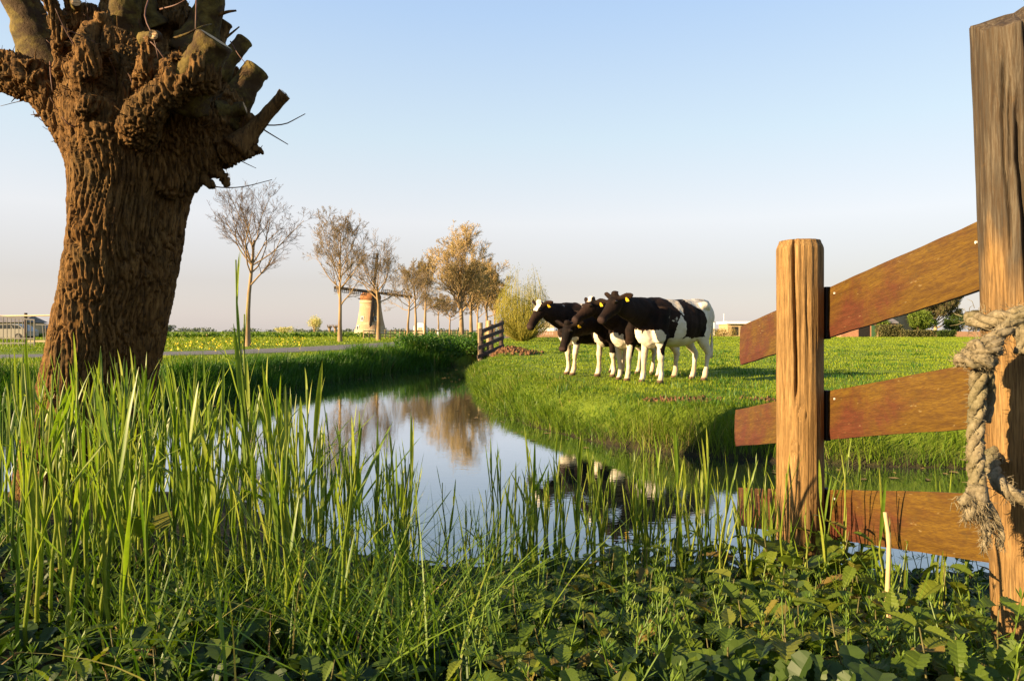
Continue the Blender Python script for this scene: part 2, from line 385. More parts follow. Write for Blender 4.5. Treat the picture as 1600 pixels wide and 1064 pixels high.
M['carpaint'] = plain('beige_car_paint', (.26, .235, .19), .35, .05, 1, .5)
M['rubber'] = plain('tyre_rubber', (.02, .02, .02), .8)
M['plank_fence'] = plain('red_brown_fence', (.30, .17, .10), .85, .3, 1.5)

# cow coat
t = NT('cow_coat'); p_ = t.pos()
n1 = t.noise(p_, 35, 4)
bl = t.ramp(t.noise(p_, 3.2, 4), [(.35, (.005, .0035, .003)), (.65, (.023, .012, .008))])
wh = t.ramp(t.noise(p_, 5, 4), [(.3, (.46, .38, .28)), (.7, (.62, .56, .46))])
wh = t.mix(t.attr('dirt'), wh, (.36, .24, .13))
ad = t.n('ShaderNodeMath', operation='ADD'); t.l(t.attr('coat'), ad.inputs[0])
ml = t.n('ShaderNodeMath', operation='MULTIPLY_ADD'); t.l(n1, ml.inputs[0]); ml.inputs[1].default_value = .5; ml.inputs[2].default_value = -.25; t.l(ml.outputs[0], ad.inputs[1])
c = t.mix(t.ramp(ad.outputs[0], [(.47, (0, 0, 0)), (.53, (1, 1, 1))]), wh, bl)
c = t.mix(t.attr('skin'), c, (.030, .018, .015))
c = t.mix(t.attr('hoof'), c, (.10, .065, .04))
t.pbr(c, .8, t.bump(t.noise(t.mapping(p_, (.5, 1, .35)), 90, 4, .7), .6, .008), .10); M['cow'] = t.m
M['eye'] = plain('cow_eye', (.006, .004, .003), .08, .1, 1, .6)
M['tagy'] = plain('yellow_ear_tag', (.75, .48, .03), .5, .1, 5)

# ------------------------------------------------------------------ terrain, water, road
RB = np.array([(-1.0,24.9),(-1.2,21),(-1.2,18.3),(-.7,13.4),(-.15,10.4),(.25,9.0),(.85,7.85),(1.4,7.2),(2.1,6.7),(3.3,6.35),(4.5,6.15),(8,6.0),(40,5.7)])
NB = np.array([(40,3.6),(8,3.5),(3,3.45),(1.5,3.5),(.5,3.6),(-.3,3.55),(-.8,3.75),(-1.3,4.1),(-1.9,4.9),(-2.4,5.2),(-3.2,5.3),(-4.2,5.15),(-8,5.0),(-40,5.0)])
LB = np.array([(-40,9.5),(-9,10),(-6.3,10.8),(-5.0,12),(-4.9,14.2),(-4.4,18.4),(-3.6,22),(-2.2,24.6)])
def pl_dist(x, y, L):
    d = np.full(x.shape, 1e9)
    for (ax, ay), (bx, by) in zip(L[:-1], L[1:]):
        t = np.clip(((x-ax)*(bx-ax)+(y-ay)*(by-ay))/((bx-ax)**2+(by-ay)**2), 0, 1)
        d = np.minimum(d, np.hypot(x-ax-t*(bx-ax), y-ay-t*(by-ay)))
    return d
WPOLY = np.concatenate([RB, NB, LB])
def inside(x, y):
    c = np.zeros(x.shape, bool); n = len(WPOLY)
    for k in range(n):
        ax, ay = WPOLY[k]; bx, by = WPOLY[(k+1) % n]
        if ay == by: continue
        c ^= ((ay > y) != (by > y)) & (x < (bx-ax)*(y-ay)/(by-ay)+ax)
    return c
ROADC = np.array([(-60,17.5),(-22,20.5),(-12.5,25),(-9.5,31),(-8.0,40),(-6.6,52),(-4.5,70),(0,105),(6,150)])
def road_d(x, y): return pl_dist(x, y, ROADC)
def nz2(x, y, s, o=3): return fbm(np.stack([x*s, y*s, np.full(x.shape, .37)], 1), o)
def zones(x, y):
    dr, dn, dl = pl_dist(x, y, RB), pl_dist(x, y, NB), pl_dist(x, y, LB)
    return dr, dn, dl, inside(x, y)
def ground(x, y):
    x = np.atleast_1d(np.asarray(x, float)); y = np.atleast_1d(np.asarray(y, float))
    sh = x.shape; x = x.ravel(); y = y.ravel()
    dr, dn, dl, ins = zones(x, y)
    d = np.minimum(np.minimum(dr, dn), dl)
    wob = nz2(x, y, 1.1)*.12
    near = (dn <= np.minimum(dr, dl)) & (y < 6)
    zn = np.minimum(.03+.19*d, .03+.19*2.1+.02*d)+nz2(x, y, 3, 2)*.02*sstep(0, .4, d)
    up = .5+.2*nz2(x, y, .6, 2)
    zp = HP*sstep(-.1, np.maximum(.45, up+.2), d+wob*.5)
    rd = road_d(x, y)
    far = HP+nz2(x, y, .9, 3)*.035*sstep(.3, 1.5, d)*sstep(2.8, 4.5, rd)
    zp = np.where(d > 1.2, far, zp+(far-HP)*sstep(.6, 1.2, d))
    z = np.where(near, zn, zp)
    z = np.where(ins, -.04-.45*sstep(0, .8, d), z)
    # spoil heap by the dam
    z = z+.22*np.exp(-(((x+.05)/.75)**2+((y-24.0)/1.1)**2))*(~ins)
    return z.reshape(sh)
def gz(x, y): return float(ground(x, y)[0])
def axis(lo, a, b, hi, st, g):
    m = list(np.arange(a, b+st/2, st)); s = st
    while m[-1] < hi: s *= g; m.append(m[-1]+s)
    s = st
    while m[0] > lo: s *= g; m.insert(0, m[0]-s)
    return np.array(m)
gx = axis(-3000, -9, 9, 3000, .09, 1.09); gy = axis(-600, .2, 27, 4500, .09, 1.09)
X, Y = np.meshgrid(gx, gy); nx, ny = len(gx), len(gy)
Z = ground(X, Y)
i = (np.arange(ny-1)[:, None]*nx+np.arange(nx-1)[None]).ravel()
Q = np.stack([i, i+1, i+1+nx, i+nx], 1)
xf, yf = X.ravel(), Y.ravel()
def soil_mask(x, y):
    a = np.exp(-((y-(7.95-.07*(x-3)))/.30)**2)*sstep(1.3, 2.0, x)*sstep(6.5, 5, x)*1.05*sstep(-.45, .2, nz2(x, y, 1.4, 2)+.05)
    b = np.exp(-(((x+.05)/.7)**2+((y-24)/1.0)**2)**1.5)*1.1
    return np.maximum(a, b)
dr_, dn_, dl_, ins_ = zones(xf, yf)
mudm = np.maximum(sstep(.35, .0, np.minimum(np.minimum(dr_, dn_), dl_)), ins_*1.0)
mudm = np.maximum(mudm, ((dn_ < np.minimum(dr_, dl_)) & (yf < 6))*.95)
gme = mesh_np('ground', np.stack([xf, yf, Z.ravel()], 1), [Q], [M['ground']], smooth=True, attrs={'soil': soil_mask(xf, yf), 'mud': mudm})
tag(link('ground', gme), kind='structure')
mb = MB(); mb.add([(-60, 2.5, 0), (60, 2.5, 0), (60, 26, 0), (-60, 26, 0)], [[[0, 1, 2, 3]]])
tag(mb.obj('water', M['water']), kind='structure')
# road: a sheet 8 mm above the levelled verge
rc = spline(ROADC, 160); T_ = np.gradient(rc, axis=0); T_ /= np.linalg.norm(T_, axis=1)[:, None]; N_ = np.stack([T_[:, 1], -T_[:, 0]], 1)
hw = 2.2+.05*np.sin(np.arange(160)*1.3)
ex = [rc+N_*(hw*k)[:, None] for k in (-1, -.5, 0, .5, 1)]
RV = np.concatenate([np.column_stack([e, np.full(160, HP+.012+.03*(1-abs(k)))]) for e, k in zip(ex, (-1, -.5, 0, .5, 1))])
rq = np.concatenate([np.stack([np.arange(159)+k*160, np.arange(159)+1+k*160, np.arange(159)+1+(k+1)*160, np.arange(159)+(k+1)*160], 1) for k in range(4)])[:, ::-1]
tag(link('road', mesh_np('road', RV, [rq], [M['road']], smooth=True)), kind='structure')

# ------------------------------------------------------------------ grass
def blades(pts, h, w, lean, az, tint, segs=2, curl=1.6):
    """bent tapering ribbons: lean = sideways reach of the tip as a share of the height"""
    n = len(pts); a = rng.uniform(0, 2*pi, n) if az is None else az
    d = np.stack([np.cos(a), np.sin(a), np.zeros(n)], 1)
    fa = a+pi/2+rng.normal(0, .5, n); sd = np.stack([np.cos(fa), np.sin(fa), np.zeros(n)], 1)
    rows = []
    for k in range(segs+1):
        t = k/segs
        c = pts+d*(h*lean*t**curl)[:, None]; c[:, 2] += h*(t-.25*lean*t**2)
        if k < segs:
            ww = w*(1-t)**.6 if k else w*.8
            rows += [c-sd*(ww/2)[:, None], c+sd*(ww/2)[:, None]]
        else: rows.append(c)
    m = len(rows); V = np.stack(rows, 1).reshape(-1, 3); b = np.arange(n)[:, None]*m
    q = np.concatenate([b+np.array([2*k, 2*k+1, 2*k+3, 2*k+2]) for k in range(segs-1)]) if segs > 1 else np.zeros((0, 4), int)
    t = b+np.array([2*segs-2, 2*segs-1, 2*segs])
    return V, [q, t], np.repeat(tint, m)
def grass(name, pts, h, w, lean, mat, tint, az=None, segs=2, label=None, cat=None):
    V, ps, ti = blades(pts, h, w, lean, az, tint, segs)
    o = link(name, mesh_np(name, V, ps, [mat], smooth=True, attrs={'tint': ti}))
    return tag(o, label, cat, kind='stuff')

# short pasture turf, thinner with distance
n = 190000
y = np.exp(rng.uniform(math.log(5.9), math.log(112), n)); x = rng.uniform(-.30, .92, n)*y
dr, dn, dl, ins = zones(x, y)
onr = (~ins) & ((x > -.9) | (y > 27)) & (dr < dl) & (dr > .5) & (road_d(x, y) > 2.2) & (soil_mask(x, y)+.35*nz2(x, y, 2.5) < .42)
x, y = x[onr], y[onr]; n = len(x)
pn = nz2(x, y, .8, 3)
h = np.clip(.034+.0006*y, .03, .075)*rng.uniform(.75, 1.25, n)*(1+.5*np.clip(pn, -.5, 1))
w = np.clip(.0012*y, .008, .16)*rng.uniform(.7, 1.3, n)
ti = np.clip(.5+.3*pn+rng.normal(0, .09, n), 0, 1)
grass('pasture_grass', np.column_stack([x, y, ground(x, y)-.006]), h, w, rng.uniform(.1, .7, n), M['turf'], ti,
      label='short bright green pasture turf under and behind the cows', cat='grass')
# left meadow
n = 60000
y = np.exp(rng.uniform(math.log(13), math.log(120), n)); x = rng.uniform(-.92, -.02, n)*y
dr, dn, dl, ins = zones(x, y)
ok = (~ins) & (dl < dr) & (dl > .9) & (road_d(x, y) > 2.3)
x, y = x[ok], y[ok]; n = len(x); pn = nz2(x, y, .35, 3)
h = np.clip(.06+.0012*y, .05, .14)*rng.uniform(.5, 1.5, n)*(1+.9*np.clip(pn, -.5, 1)); h *= .35+.65*sstep(2.3, 6, road_d(x, y)); w = np.clip(.0016*y, .012, .2)*rng.uniform(.7, 1.3, n)
grass('meadow_grass', np.column_stack([x, y, ground(x, y)-.006]), h, w, rng.uniform(.1, .7, n), M['turf'], np.clip(.5+.35*pn+rng.normal(0, .2, n), 0, 1),
      label='meadow grass on both sides of the road left of the ditch', cat='grass')
# long grass hanging over the right bank
def along(L, n, lo, hi, sgn):
    seg = np.hypot(*(L[1:]-L[:-1]).T); cs = np.concatenate([[0], np.cumsum(seg)]); t = rng.uniform(0, cs[-1], n)
    px = np.interp(t, cs, L[:, 0]); py = np.interp(t, cs, L[:, 1]); k = np.clip(np.searchsorted(cs, t)-1, 0, len(seg)-1)
    tn = (L[1:]-L[:-1])[k]/seg[k][:, None]; nn = np.stack([-tn[:, 1], tn[:, 0]], 1)*sgn
    o = rng.uniform(lo, hi, n)
    return px+nn[:, 0]*o, py+nn[:, 1]*o, np.arctan2(-nn[:, 1], -nn[:, 0]), o
RB2 = np.array([p for p in RB if p[0] < 9])
n = 46000; x, y, az, o = along(RB2, n, -.02, 1.15, 1)
pn = nz2(x, y, 1.2, 3); keep = (soil_mask(x, y) < .35+.2*rng.random(n)) & (rng.random(n) < 1.15-.55*o)
x, y, az, o, pn = x[keep], y[keep], az[keep], o[keep], pn[keep]; n = len(x)
h = (.21-.155*sstep(.1, .55, o))*rng.uniform(.5, 1.35, n)*(1+.8*np.clip(pn, -.6, .8))*np.where(y > 12, .75, 1)
grass('bank_grass', np.column_stack([x, y, np.maximum(ground(x, y), -.02)-.01]), h, np.clip(.0011*y, .006, .03)*rng.uniform(.6, 1.4, n), rng.uniform(.15, 1.0, n), M['bank_grass'],
      np.clip(.58+.3*pn+rng.normal(0, .17, n), 0, 1), az=az+rng.normal(0, 1.1, n), segs=3, label='long green grass overhanging the pasture bank of the ditch', cat='grass')
# tall growth on the left bank
LB2 = np.array([p for p in LB if p[0] > -17] ); LB2 = np.concatenate([[(-17, 9.7)], LB2])
n = 62000; x, y, az, o = along(LB2, n, -.08, 1.9, 1)
pn = nz2(x, y, .7, 3); keep = rng.random(n) < 1.1-.4*o
x, y, az, o, pn = x[keep], y[keep], az[keep], o[keep], pn[keep]; n = len(x)
h = np.where(o < 1.0, .34, .2)*rng.uniform(.45, 1.3, n)*(1+.9*np.clip(pn, -.6, .9))*(1-.6*sstep(.8, 1.9, o))
grass('far_bank_grass', np.column_stack([x, y, np.maximum(ground(x, y), -.02)-.01]), h, np.clip(.0011*y, .008, .03)*rng.uniform(.6, 1.4, n), rng.uniform(.1, .7, n), M['left_grass'],
      np.clip(.45+.3*pn+rng.normal(0, .2, n), 0, 1), az=az+rng.normal(0, 1.3, n), segs=3, label='tall dark green grass on the far bank of the ditch', cat='grass')

def leafquads(C, size, tint, asp=.55, up=.3):
    """small folded leaf faces spread at points C"""
    n = len(C); d = rng.normal(size=(n, 3)); d[:, 2] = abs(d[:, 2])*.6+up; d /= np.linalg.norm(d, axis=1)[:, None]
    s = np.cross(d, rng.normal(size=(n, 3))); s /= np.linalg.norm(s, axis=1)[:, None]; nn = np.cross(s, d)
    L = size[:, None]; w = L*asp*.5
    V = np.stack([C, C+d*L*.45-s*w+nn*w*.3, C+d*L, C+d*L*.45+s*w+nn*w*.3], 1).reshape(-1, 3)
    b = np.arange(n)[:, None]*4
    return V, [b+np.array([0, 1, 2, 3])], np.repeat(tint, 4)
def blobs(name, centres, radii, per, size, mat, label, cat, kind='stuff', tvar=.25, parent=None, asp=.55):
    Cs, Ss, Ts = [], [], []
    for (cx, cy_, cz), (rx, ry, rz) in zip(centres, radii):
        k = int(per); v = rng.normal(size=(k, 3)); v /= np.linalg.norm(v, axis=1)[:, None]
        r = rng.uniform(.25, 1, k)**.45
        p = v*r[:, None]*(1+.3*fbm(v*2.1+cx, 2))[:, None]*np.array([rx, ry, rz])+np.array([cx, cy_, cz])
        Cs.append(p); Ss.append(size*rng.uniform(.6, 1.4, k)); Ts.append(np.clip(.5+.35*fbm(p*1.3/max(rx, .3), 2)+rng.normal(0, tvar*.6, k), 0, 1))
    V, ps, ti = leafquads(np.concatenate(Cs), np.concatenate(Ss), np.concatenate(Ts), asp)
    o = link(name, mesh_np(name, V, ps, [mat], attrs={'tint': ti}), parent)
    if parent is None: tag(o, label, cat, kind=kind)
    return o
# lush weeds beside the dam
cs, rs = [], []
for k in range(46):
    y = rng.uniform(23.6, 28); x = -1.25-rng.uniform(0, 2.6)*(1.2-(y-23.6)/9); 
    if inside(np.array([x]), np.array([y]))[0]: continue
    hh = rng.uniform(.3, .62); cs.append((x, y, gz(x, y)+hh*.6)); rs.append((rng.uniform(.25, .45), .3, hh*.7))
blobs('bank_weeds', cs, rs, 330, .11, M['left_grass'], 'lush leafy weeds on the bank end beside the dark dam fence', 'weeds', asp=.4)
# yellow flowers in the left meadow
n = 330; y = np.exp(rng.uniform(math.log(23), math.log(60), n)); x = rng.uniform(-.58, -.30, n)*y
k_ = nz2(x, y, .5, 2)+.3*rng.normal(size=n) > .22; x, y = x[k_], y[k_]
n = len(x); c = np.column_stack([x, y, ground(x, y)+rng.uniform(.12, .38, n)])
c = np.concatenate([c+rng.normal(0, .05, c.shape) for _ in range(5)])
V, ps, ti = leafquads(c, rng.uniform(.04, .085, len(c)), rng.random(len(c)), .9)
tag(link('meadow_flowers', mesh_np('meadow_flowers', V, ps, [M['flower']], attrs={'tint': ti})), 'scattered yellow flowers in the meadow grass beside the bare roadside tree', 'flowers', kind='stuff')
# rough yellowish herbage along the far edge of the left field
cs = [(rng.uniform(-75, -18), rng.uniform(88, 120), .55) for _ in range(70)]
blobs('field_edge_herbage', cs, [(rng.uniform(1, 2.5), 1, rng.uniform(.25, .5)) for _ in cs], 110, .42, M['bank_grass'], 'rough yellow green herbage along the far edge of the left field', 'weeds')

# ------------------------------------------------------------------ pollard willow
def PY(px, py, dy=0., Y0=4.4): return P(px, py, Y0+dy)
def bark_disp(V, N, amp, axis_s=(1, 1, .2), f=17., fine=.25):
    q = V*np.array(axis_s)
    wq = q+np.stack([noise3(V*2.6+3.1), noise3(V*2.6+9.7), np.zeros(len(V))], 1)*.05
    a = np.abs(noise3(wq*f)); b = np.abs(noise3(wq*f*1.9+5.2))
    h = sstep(.02, .30, a)*.95+sstep(.0, .3, b)*.20+fbm(V*np.array([45, 45, 22]), 2)*fine*.5
    return V+N*((h-.7)*amp)[:, None]
willow = thing('pollard_willow', 'thick leaning pollard willow with furrowed bark and sawn knuckled head', 'tree', tuple(PY(130, 790)))
W0 = np.array(willow.location)
mb = MB()
def wt(rows, n=26, sides=20, yscale=1.0):
    """rows: px, py, dy, radius in px"""
    r = spline(rows, n); path = np.array([PY(a, b, c) for a, b, c, _ in r])-W0
    mb.tube(path, r[:, 3]*4.4/F*.815, r[:, 3]*4.4/F*.89, sides)
    return path
wt([(112, 845, 0, 118), (122, 770, 0, 112), (130, 700, 0, 103), (143, 620, 0, 95), (160, 540, 0, 92), (177, 450, 0, 92), (190, 370, 0, 94), (197, 300, 0, 98), (204, 240, .02, 116), (212, 190, .05, 128), (212, 130, .08, 112), (205, 70, .1, 70)], 60, 40)
# the knuckled head: lumps round the top of the bole
for a, b, c, r in [(120, 170, -.12, 52), (165, 205, -.10, 56), (230, 190, -.10, 66), (290, 200, -.12, 66), (330, 190, -.02, 58), (345, 225, .05, 44), (365, 200, .1, 38), (300, 130, .1, 70),
                   (250, 110, .12, 76), (150, 110, .12, 66), (95, 130, .05, 40), (310, 245, -.05, 40), (335, 130, .2, 52), (215, 70, .25, 70), (130, 55, .2, 50), (290, 60, .25, 60), (345, 160, -.05, 36),
                   (275, 265, -.1, 50), (300, 215, -.12, 56), (322, 250, 0, 36)]:
    o = PY(a, b, c+(.13 if c < .06 and b < 215 else .02))-W0; rr = r*4.4/F*.9; ax = rng.normal(size=3)*rr*.35
    mb.tube(spline([(*(o-ax), rr*.45), (*(o-ax*.5), rr*.86), (*o, rr), (*(o+ax*.5), rr*.86), (*(o+ax), rr*.4)], 9)[:, :3], spline([(rr*.45,), (rr*.86,), (rr,), (rr*.86,), (rr*.4,)], 9)[:, 0], None, 16)
# heavy rough limbs that grow out of the head as one body with it
wt([(130, 215, -.05, 42), (95, 175, -.08, 34), (60, 138, -.1, 30), (15, 112, -.12, 30), (-50, 98, -.12, 28), (-120, 92, -.12, 26)])
wt([(75, 150, -.1, 26), (52, 120, -.15, 28), (45, 95, -.17, 20)])
wt([(140, 200, -.3, 18), (143, 165, -.38, 27), (141, 120, -.42, 26), (152, 80, -.42, 27), (160, 45, -.4, 20), (158, 34, -.38, 10)])
wt([(120, 150, -.12, 24), (103, 95, -.2, 20), (92, 40, -.25, 17), (75, 0, -.3, 13), (60, -40, -.3, 12)])
wt([(140, 120, -.1, 14), (128, 60, -.2, 11), (112, 10, -.25, 10), (100, -30, -.28, 9)])
wt([(205, 215, -.3, 30), (240, 175, -.38, 30), (275, 140, -.42, 30), (303, 118, -.42, 34), (318, 95, -.4, 30)])
wt([(225, 150, -.32, 17), (228, 120, -.42, 15), (224, 95, -.45, 16), (232, 72, -.45, 11), (233, 62, -.45, 5)])
wt([(255, 130, -.35, 16), (270, 105, -.45, 16), (283, 82, -.48, 13), (280, 74, -.48, 6)])
wt([(345, 235, .03, 26), (375, 225, .06, 20), (392, 208, .08, 17)])
wt([(300, 255, .03, 18), (336, 266, .03, 10), (352, 276, .04, 8), (357, 290, .05, 4)])
wt([(320, 275, 0, 9), (330, 286, 0, 6), (338, 293, 0, 3)])
wt([(360, 235, .05, 16), (385, 238, .08, 9), (403, 234, .1, 7), (410, 241, .1, 3)])
wt([(355, 250, .03, 14), (380, 243, .05, 8), (398, 240, .06, 3)])
wt([(185, 60, .3, 34), (190, 10, .3, 30), (195, -60, .3, 26)])
wt([(260, 80, .2, 40), (265, 20, .2, 34), (262, -60, .2, 26)])
V, Q, N = remesh(mb, .0070, 2)
zz = V[:, 2]+W0[2]; up = sstep(2.25, 2.75, zz)
# the bole is not round: a blunt ridge, flatter flanks, shaped so the right one falls in shade
ctr = spline([(130, 845), (122, 770), (130, 700), (143, 620), (160, 540), (177, 450), (190, 370), (197, 300), (204, 240), (212, 130)], 60); ctr = np.array([PY(a, b) for a, b in ctr])-W0
oc = np.argsort(ctr[:, 2]); cx0 = np.interp(V[:, 2], ctr[oc, 2], ctr[oc, 0]); cy0 = np.interp(V[:, 2], ctr[oc, 2], ctr[oc, 1])
an_ = np.arctan2(V[:, 1]-cy0, V[:, 0]-cx0); vx = math.atan2(cos(R(170)), sin(R(170)))
k3 = 1+.105*np.cos(3*(an_-vx))*(1-up)+.02*np.cos(7*(an_-1.1)+V[:, 2]*.8)*(1-up)
V[:, 0] = cx0+(V[:, 0]-cx0)*k3; V[:, 1] = cy0+(V[:, 1]-cy0)*k3
V = V-N*(.085*up*sstep(.12, .5, noise3(V*5.2+2.2)))[:, None]
V = V+N*((fbm(V*3.2, 2)*.03+fbm(V*8, 2)*.012)*(.35+.9*up))[:, None]
Vb = bark_disp(V, N, .027, (1, 1, .085), 42.); Vk = bark_disp(V, N, .024, (1, 1, .16), 34., .6)
V = Vb*(1-up[:, None])+Vk*up[:, None]
link('trunk', mesh_np('willow_trunk', V, [Q], [M['bark']], smooth=True), willow)
TV, TN, TU = V, N, up
head_ids = np.where((up > .35) & (N[:, 1] < .35))[0]
# smooth younger limbs, sawn off: each with its pale cut
def limb(rows, smooth=True, cut=True, n=22):
    r = spline(rows, n); path = np.array([PY(a, b, c) for a, b, c, _ in r])-W0; rad = r[:, 3]*4.4/F*.90
    V, q, t = loft(path, rad, rad, 28, cap=True)
    c = np.concatenate([np.repeat(path, 28, 0), path[:1], path[-1:]]); d = V-c
    tpos = np.concatenate([np.repeat(np.linspace(0, 1, n), 28), [0, 1]])
    w = fbm(V*14, 3)*.12+np.abs(noise3(V*np.array([1, 1, .4])*26))*.14+.30*sstep(.42, .0, tpos)*(.6+np.abs(noise3(V*30)))+.06*np.exp(-((tpos-.95)/.03)**2)
    V = c+d*(1+w)[:, None]
    o = link('limb', mesh_np('willow_limb', V, [q, t], [M['smooth_bark'] if smooth else M['bark']], smooth=True), willow)
    if cut:
        T = path[-1]-path[-3]; T /= np.linalg.norm(T); ring = V[(n-1)*28:n*28]
        ring = (ring-path[-1])*.9+path[-1]+T*.004; e = MB()
        e.add(np.concatenate([ring, ring*.5+(path[-1]+T*.004)*.5+fbm(ring*20, 2)[:, None]*T*.006, [path[-1]+T*.005]]),
              [[[k, (k+1) % 28, 28+(k+1) % 28, 28+k] for k in range(28)], [[28+k, 28+(k+1) % 28, 56] for k in range(28)]])
        e.obj('cut_face', M['cut'], o)
    return o
limb([(105, 150, .05, 38), (62, 75, .0, 33), (45, 30, -.02, 28), (30, -10, -.05, 27), (12, -70, -.08, 26)])
limb([(205, 75, -.05, 27), (197, 40, -.12, 24), (196, 0, -.16, 23), (194, -70, -.2, 22)])
limb([(285, 150, -.3, 34), (305, 118, -.4, 29), (322, 88, -.43, 26), (336, 62, -.45, 25.5)])
limb([(300, 90, .1, 34), (318, 40, .08, 25), (328, 5, .06, 23), (334, -35, .05, 22)])
limb([(335, 120, .1, 22), (355, 95, .12, 16), (372, 76, .14, 14), (382, 62, .15, 13.5)])
limb([(345, 190, .1, 30), (368, 160, .12, 25), (385, 132, .14, 22), (402, 107, .15, 21)])
limb([(330, 75, .2, 20), (344, 50, .22, 14), (352, 35, .22, 13)], False)
limb([(365, 235, .04, 20), (388, 212, .08, 15), (410, 187, .09, 11.5), (428, 166, .1, 10.5), (445, 147, .1, 11.5)], False)
limb([(340, 175, .0, 18), (365, 172, .03, 13), (382, 168, .04, 10)])
limb([(225, 62, -.38, 9), (245, 57, -.47, 7), (240, 55, -.55, 7)])
limb([(118, 30, -.2, 8), (119, 12, -.27, 7), (118, 3, -.34, 7.5)])
limb([(240, 45, .05, 22), (225, 15, .0, 20), (226, -40, 0, 18)])
def twig(rows, rpx, n=10, mat='twig'):
    r = spline(rows, n); path = np.array([PY(a, b, c) for a, b, c in r])-W0
    e = MB(); e.tube(path, np.linspace(1, .45, n)*rpx*4.4/F, None, 6); e.obj('twig', M[mat], willow, True)
twig([(340, 24, .05), (355, 19, .05), (369, 17, .05)], 3.2, mat='bark')
twig([(352, 60, .15), (362, 52, .15), (374, 42, .15)], 2.2, mat='bark')
twig([(398, 192, .1), (420, 196, .1), (445, 194, .1), (462, 186, .1), (477, 178, .1)], 1.3)
twig([(400, 195, .1), (420, 208, .1), (450, 226, .1)], 1.6)
twig([(315, 288, 0), (345, 293, .02), (380, 292, .04), (425, 281, .05)], 1.2)
twig([(370, 248, .05), (385, 256, .05), (400, 263, .05)], 1.0)
twig([(307, -10, -.3), (306, 20, -.4), (305, 55, -.4)], 1.5)
twig([(235, -10, -.3), (226, 25, -.45), (240, 60, -.5), (247, 92, -.5)], 1.2)
twig([(218, 55, -.4), (240, 70, -.5), (262, 100, -.48), (272, 112, -.45)], 1.2)
twig([(272, 60, -.45), (295, 52, -.5), (315, 42, -.45), (330, 38, -.3)], 1.8, mat='smooth_bark')
twig([(250, 15, -.3), (275, 8, -.35), (296, -4, -.35)], 1.4)
twig([(360, 65, .1), (372, 85, .05), (384, 100, .05)], 1.0)
twig([(78, 97, -.2), (79, 120, -.3), (82, 145, -.3)], 1.2)
for k in range(64):
    i_ = head_ids[rng.integers(len(head_ids))]; o_ = TV[i_]; d_ = TN[i_]*.7+np.array([0, -.1, .55])+rng.normal(0, .3, 3); d_ /= np.linalg.norm(d_); ln = rng.uniform(.04, .13) if k % 5 else rng.uniform(.14, .26)
    pth = spline([tuple(o_-d_*.01), tuple(o_+d_*ln*.5+rng.normal(0, .012, 3)), tuple(o_+d_*ln+np.array([0, 0, .02]))], 8)
    e = MB(); e.tube(pth, np.linspace(1, .4, 8)*rng.uniform(.0022, .006), None, 6); e.obj('twig', M['twig' if k % 3 else 'bark'], willow, True)
# coarse shoots and flakes of bark on the head, too many to count
e = MB()
for k in range(900):
    i_ = head_ids[rng.integers(len(head_ids))]; s = TV[i_]-TN[i_]*.004; d = TN[i_]*.8+rng.normal(size=3)*.5+np.array([0, 0, .35]); d = d/np.linalg.norm(d)*rng.uniform(.015, .06)
    e.tube(np.array([s, s+d*.5+rng.normal(0, .006, 3), s+d]), np.array([1, .8, .4])*rng.uniform(.002, .006), None, 4)
o = e.obj('shoot_stubble', M['bark'], willow); o['kind'] = 'stuff'

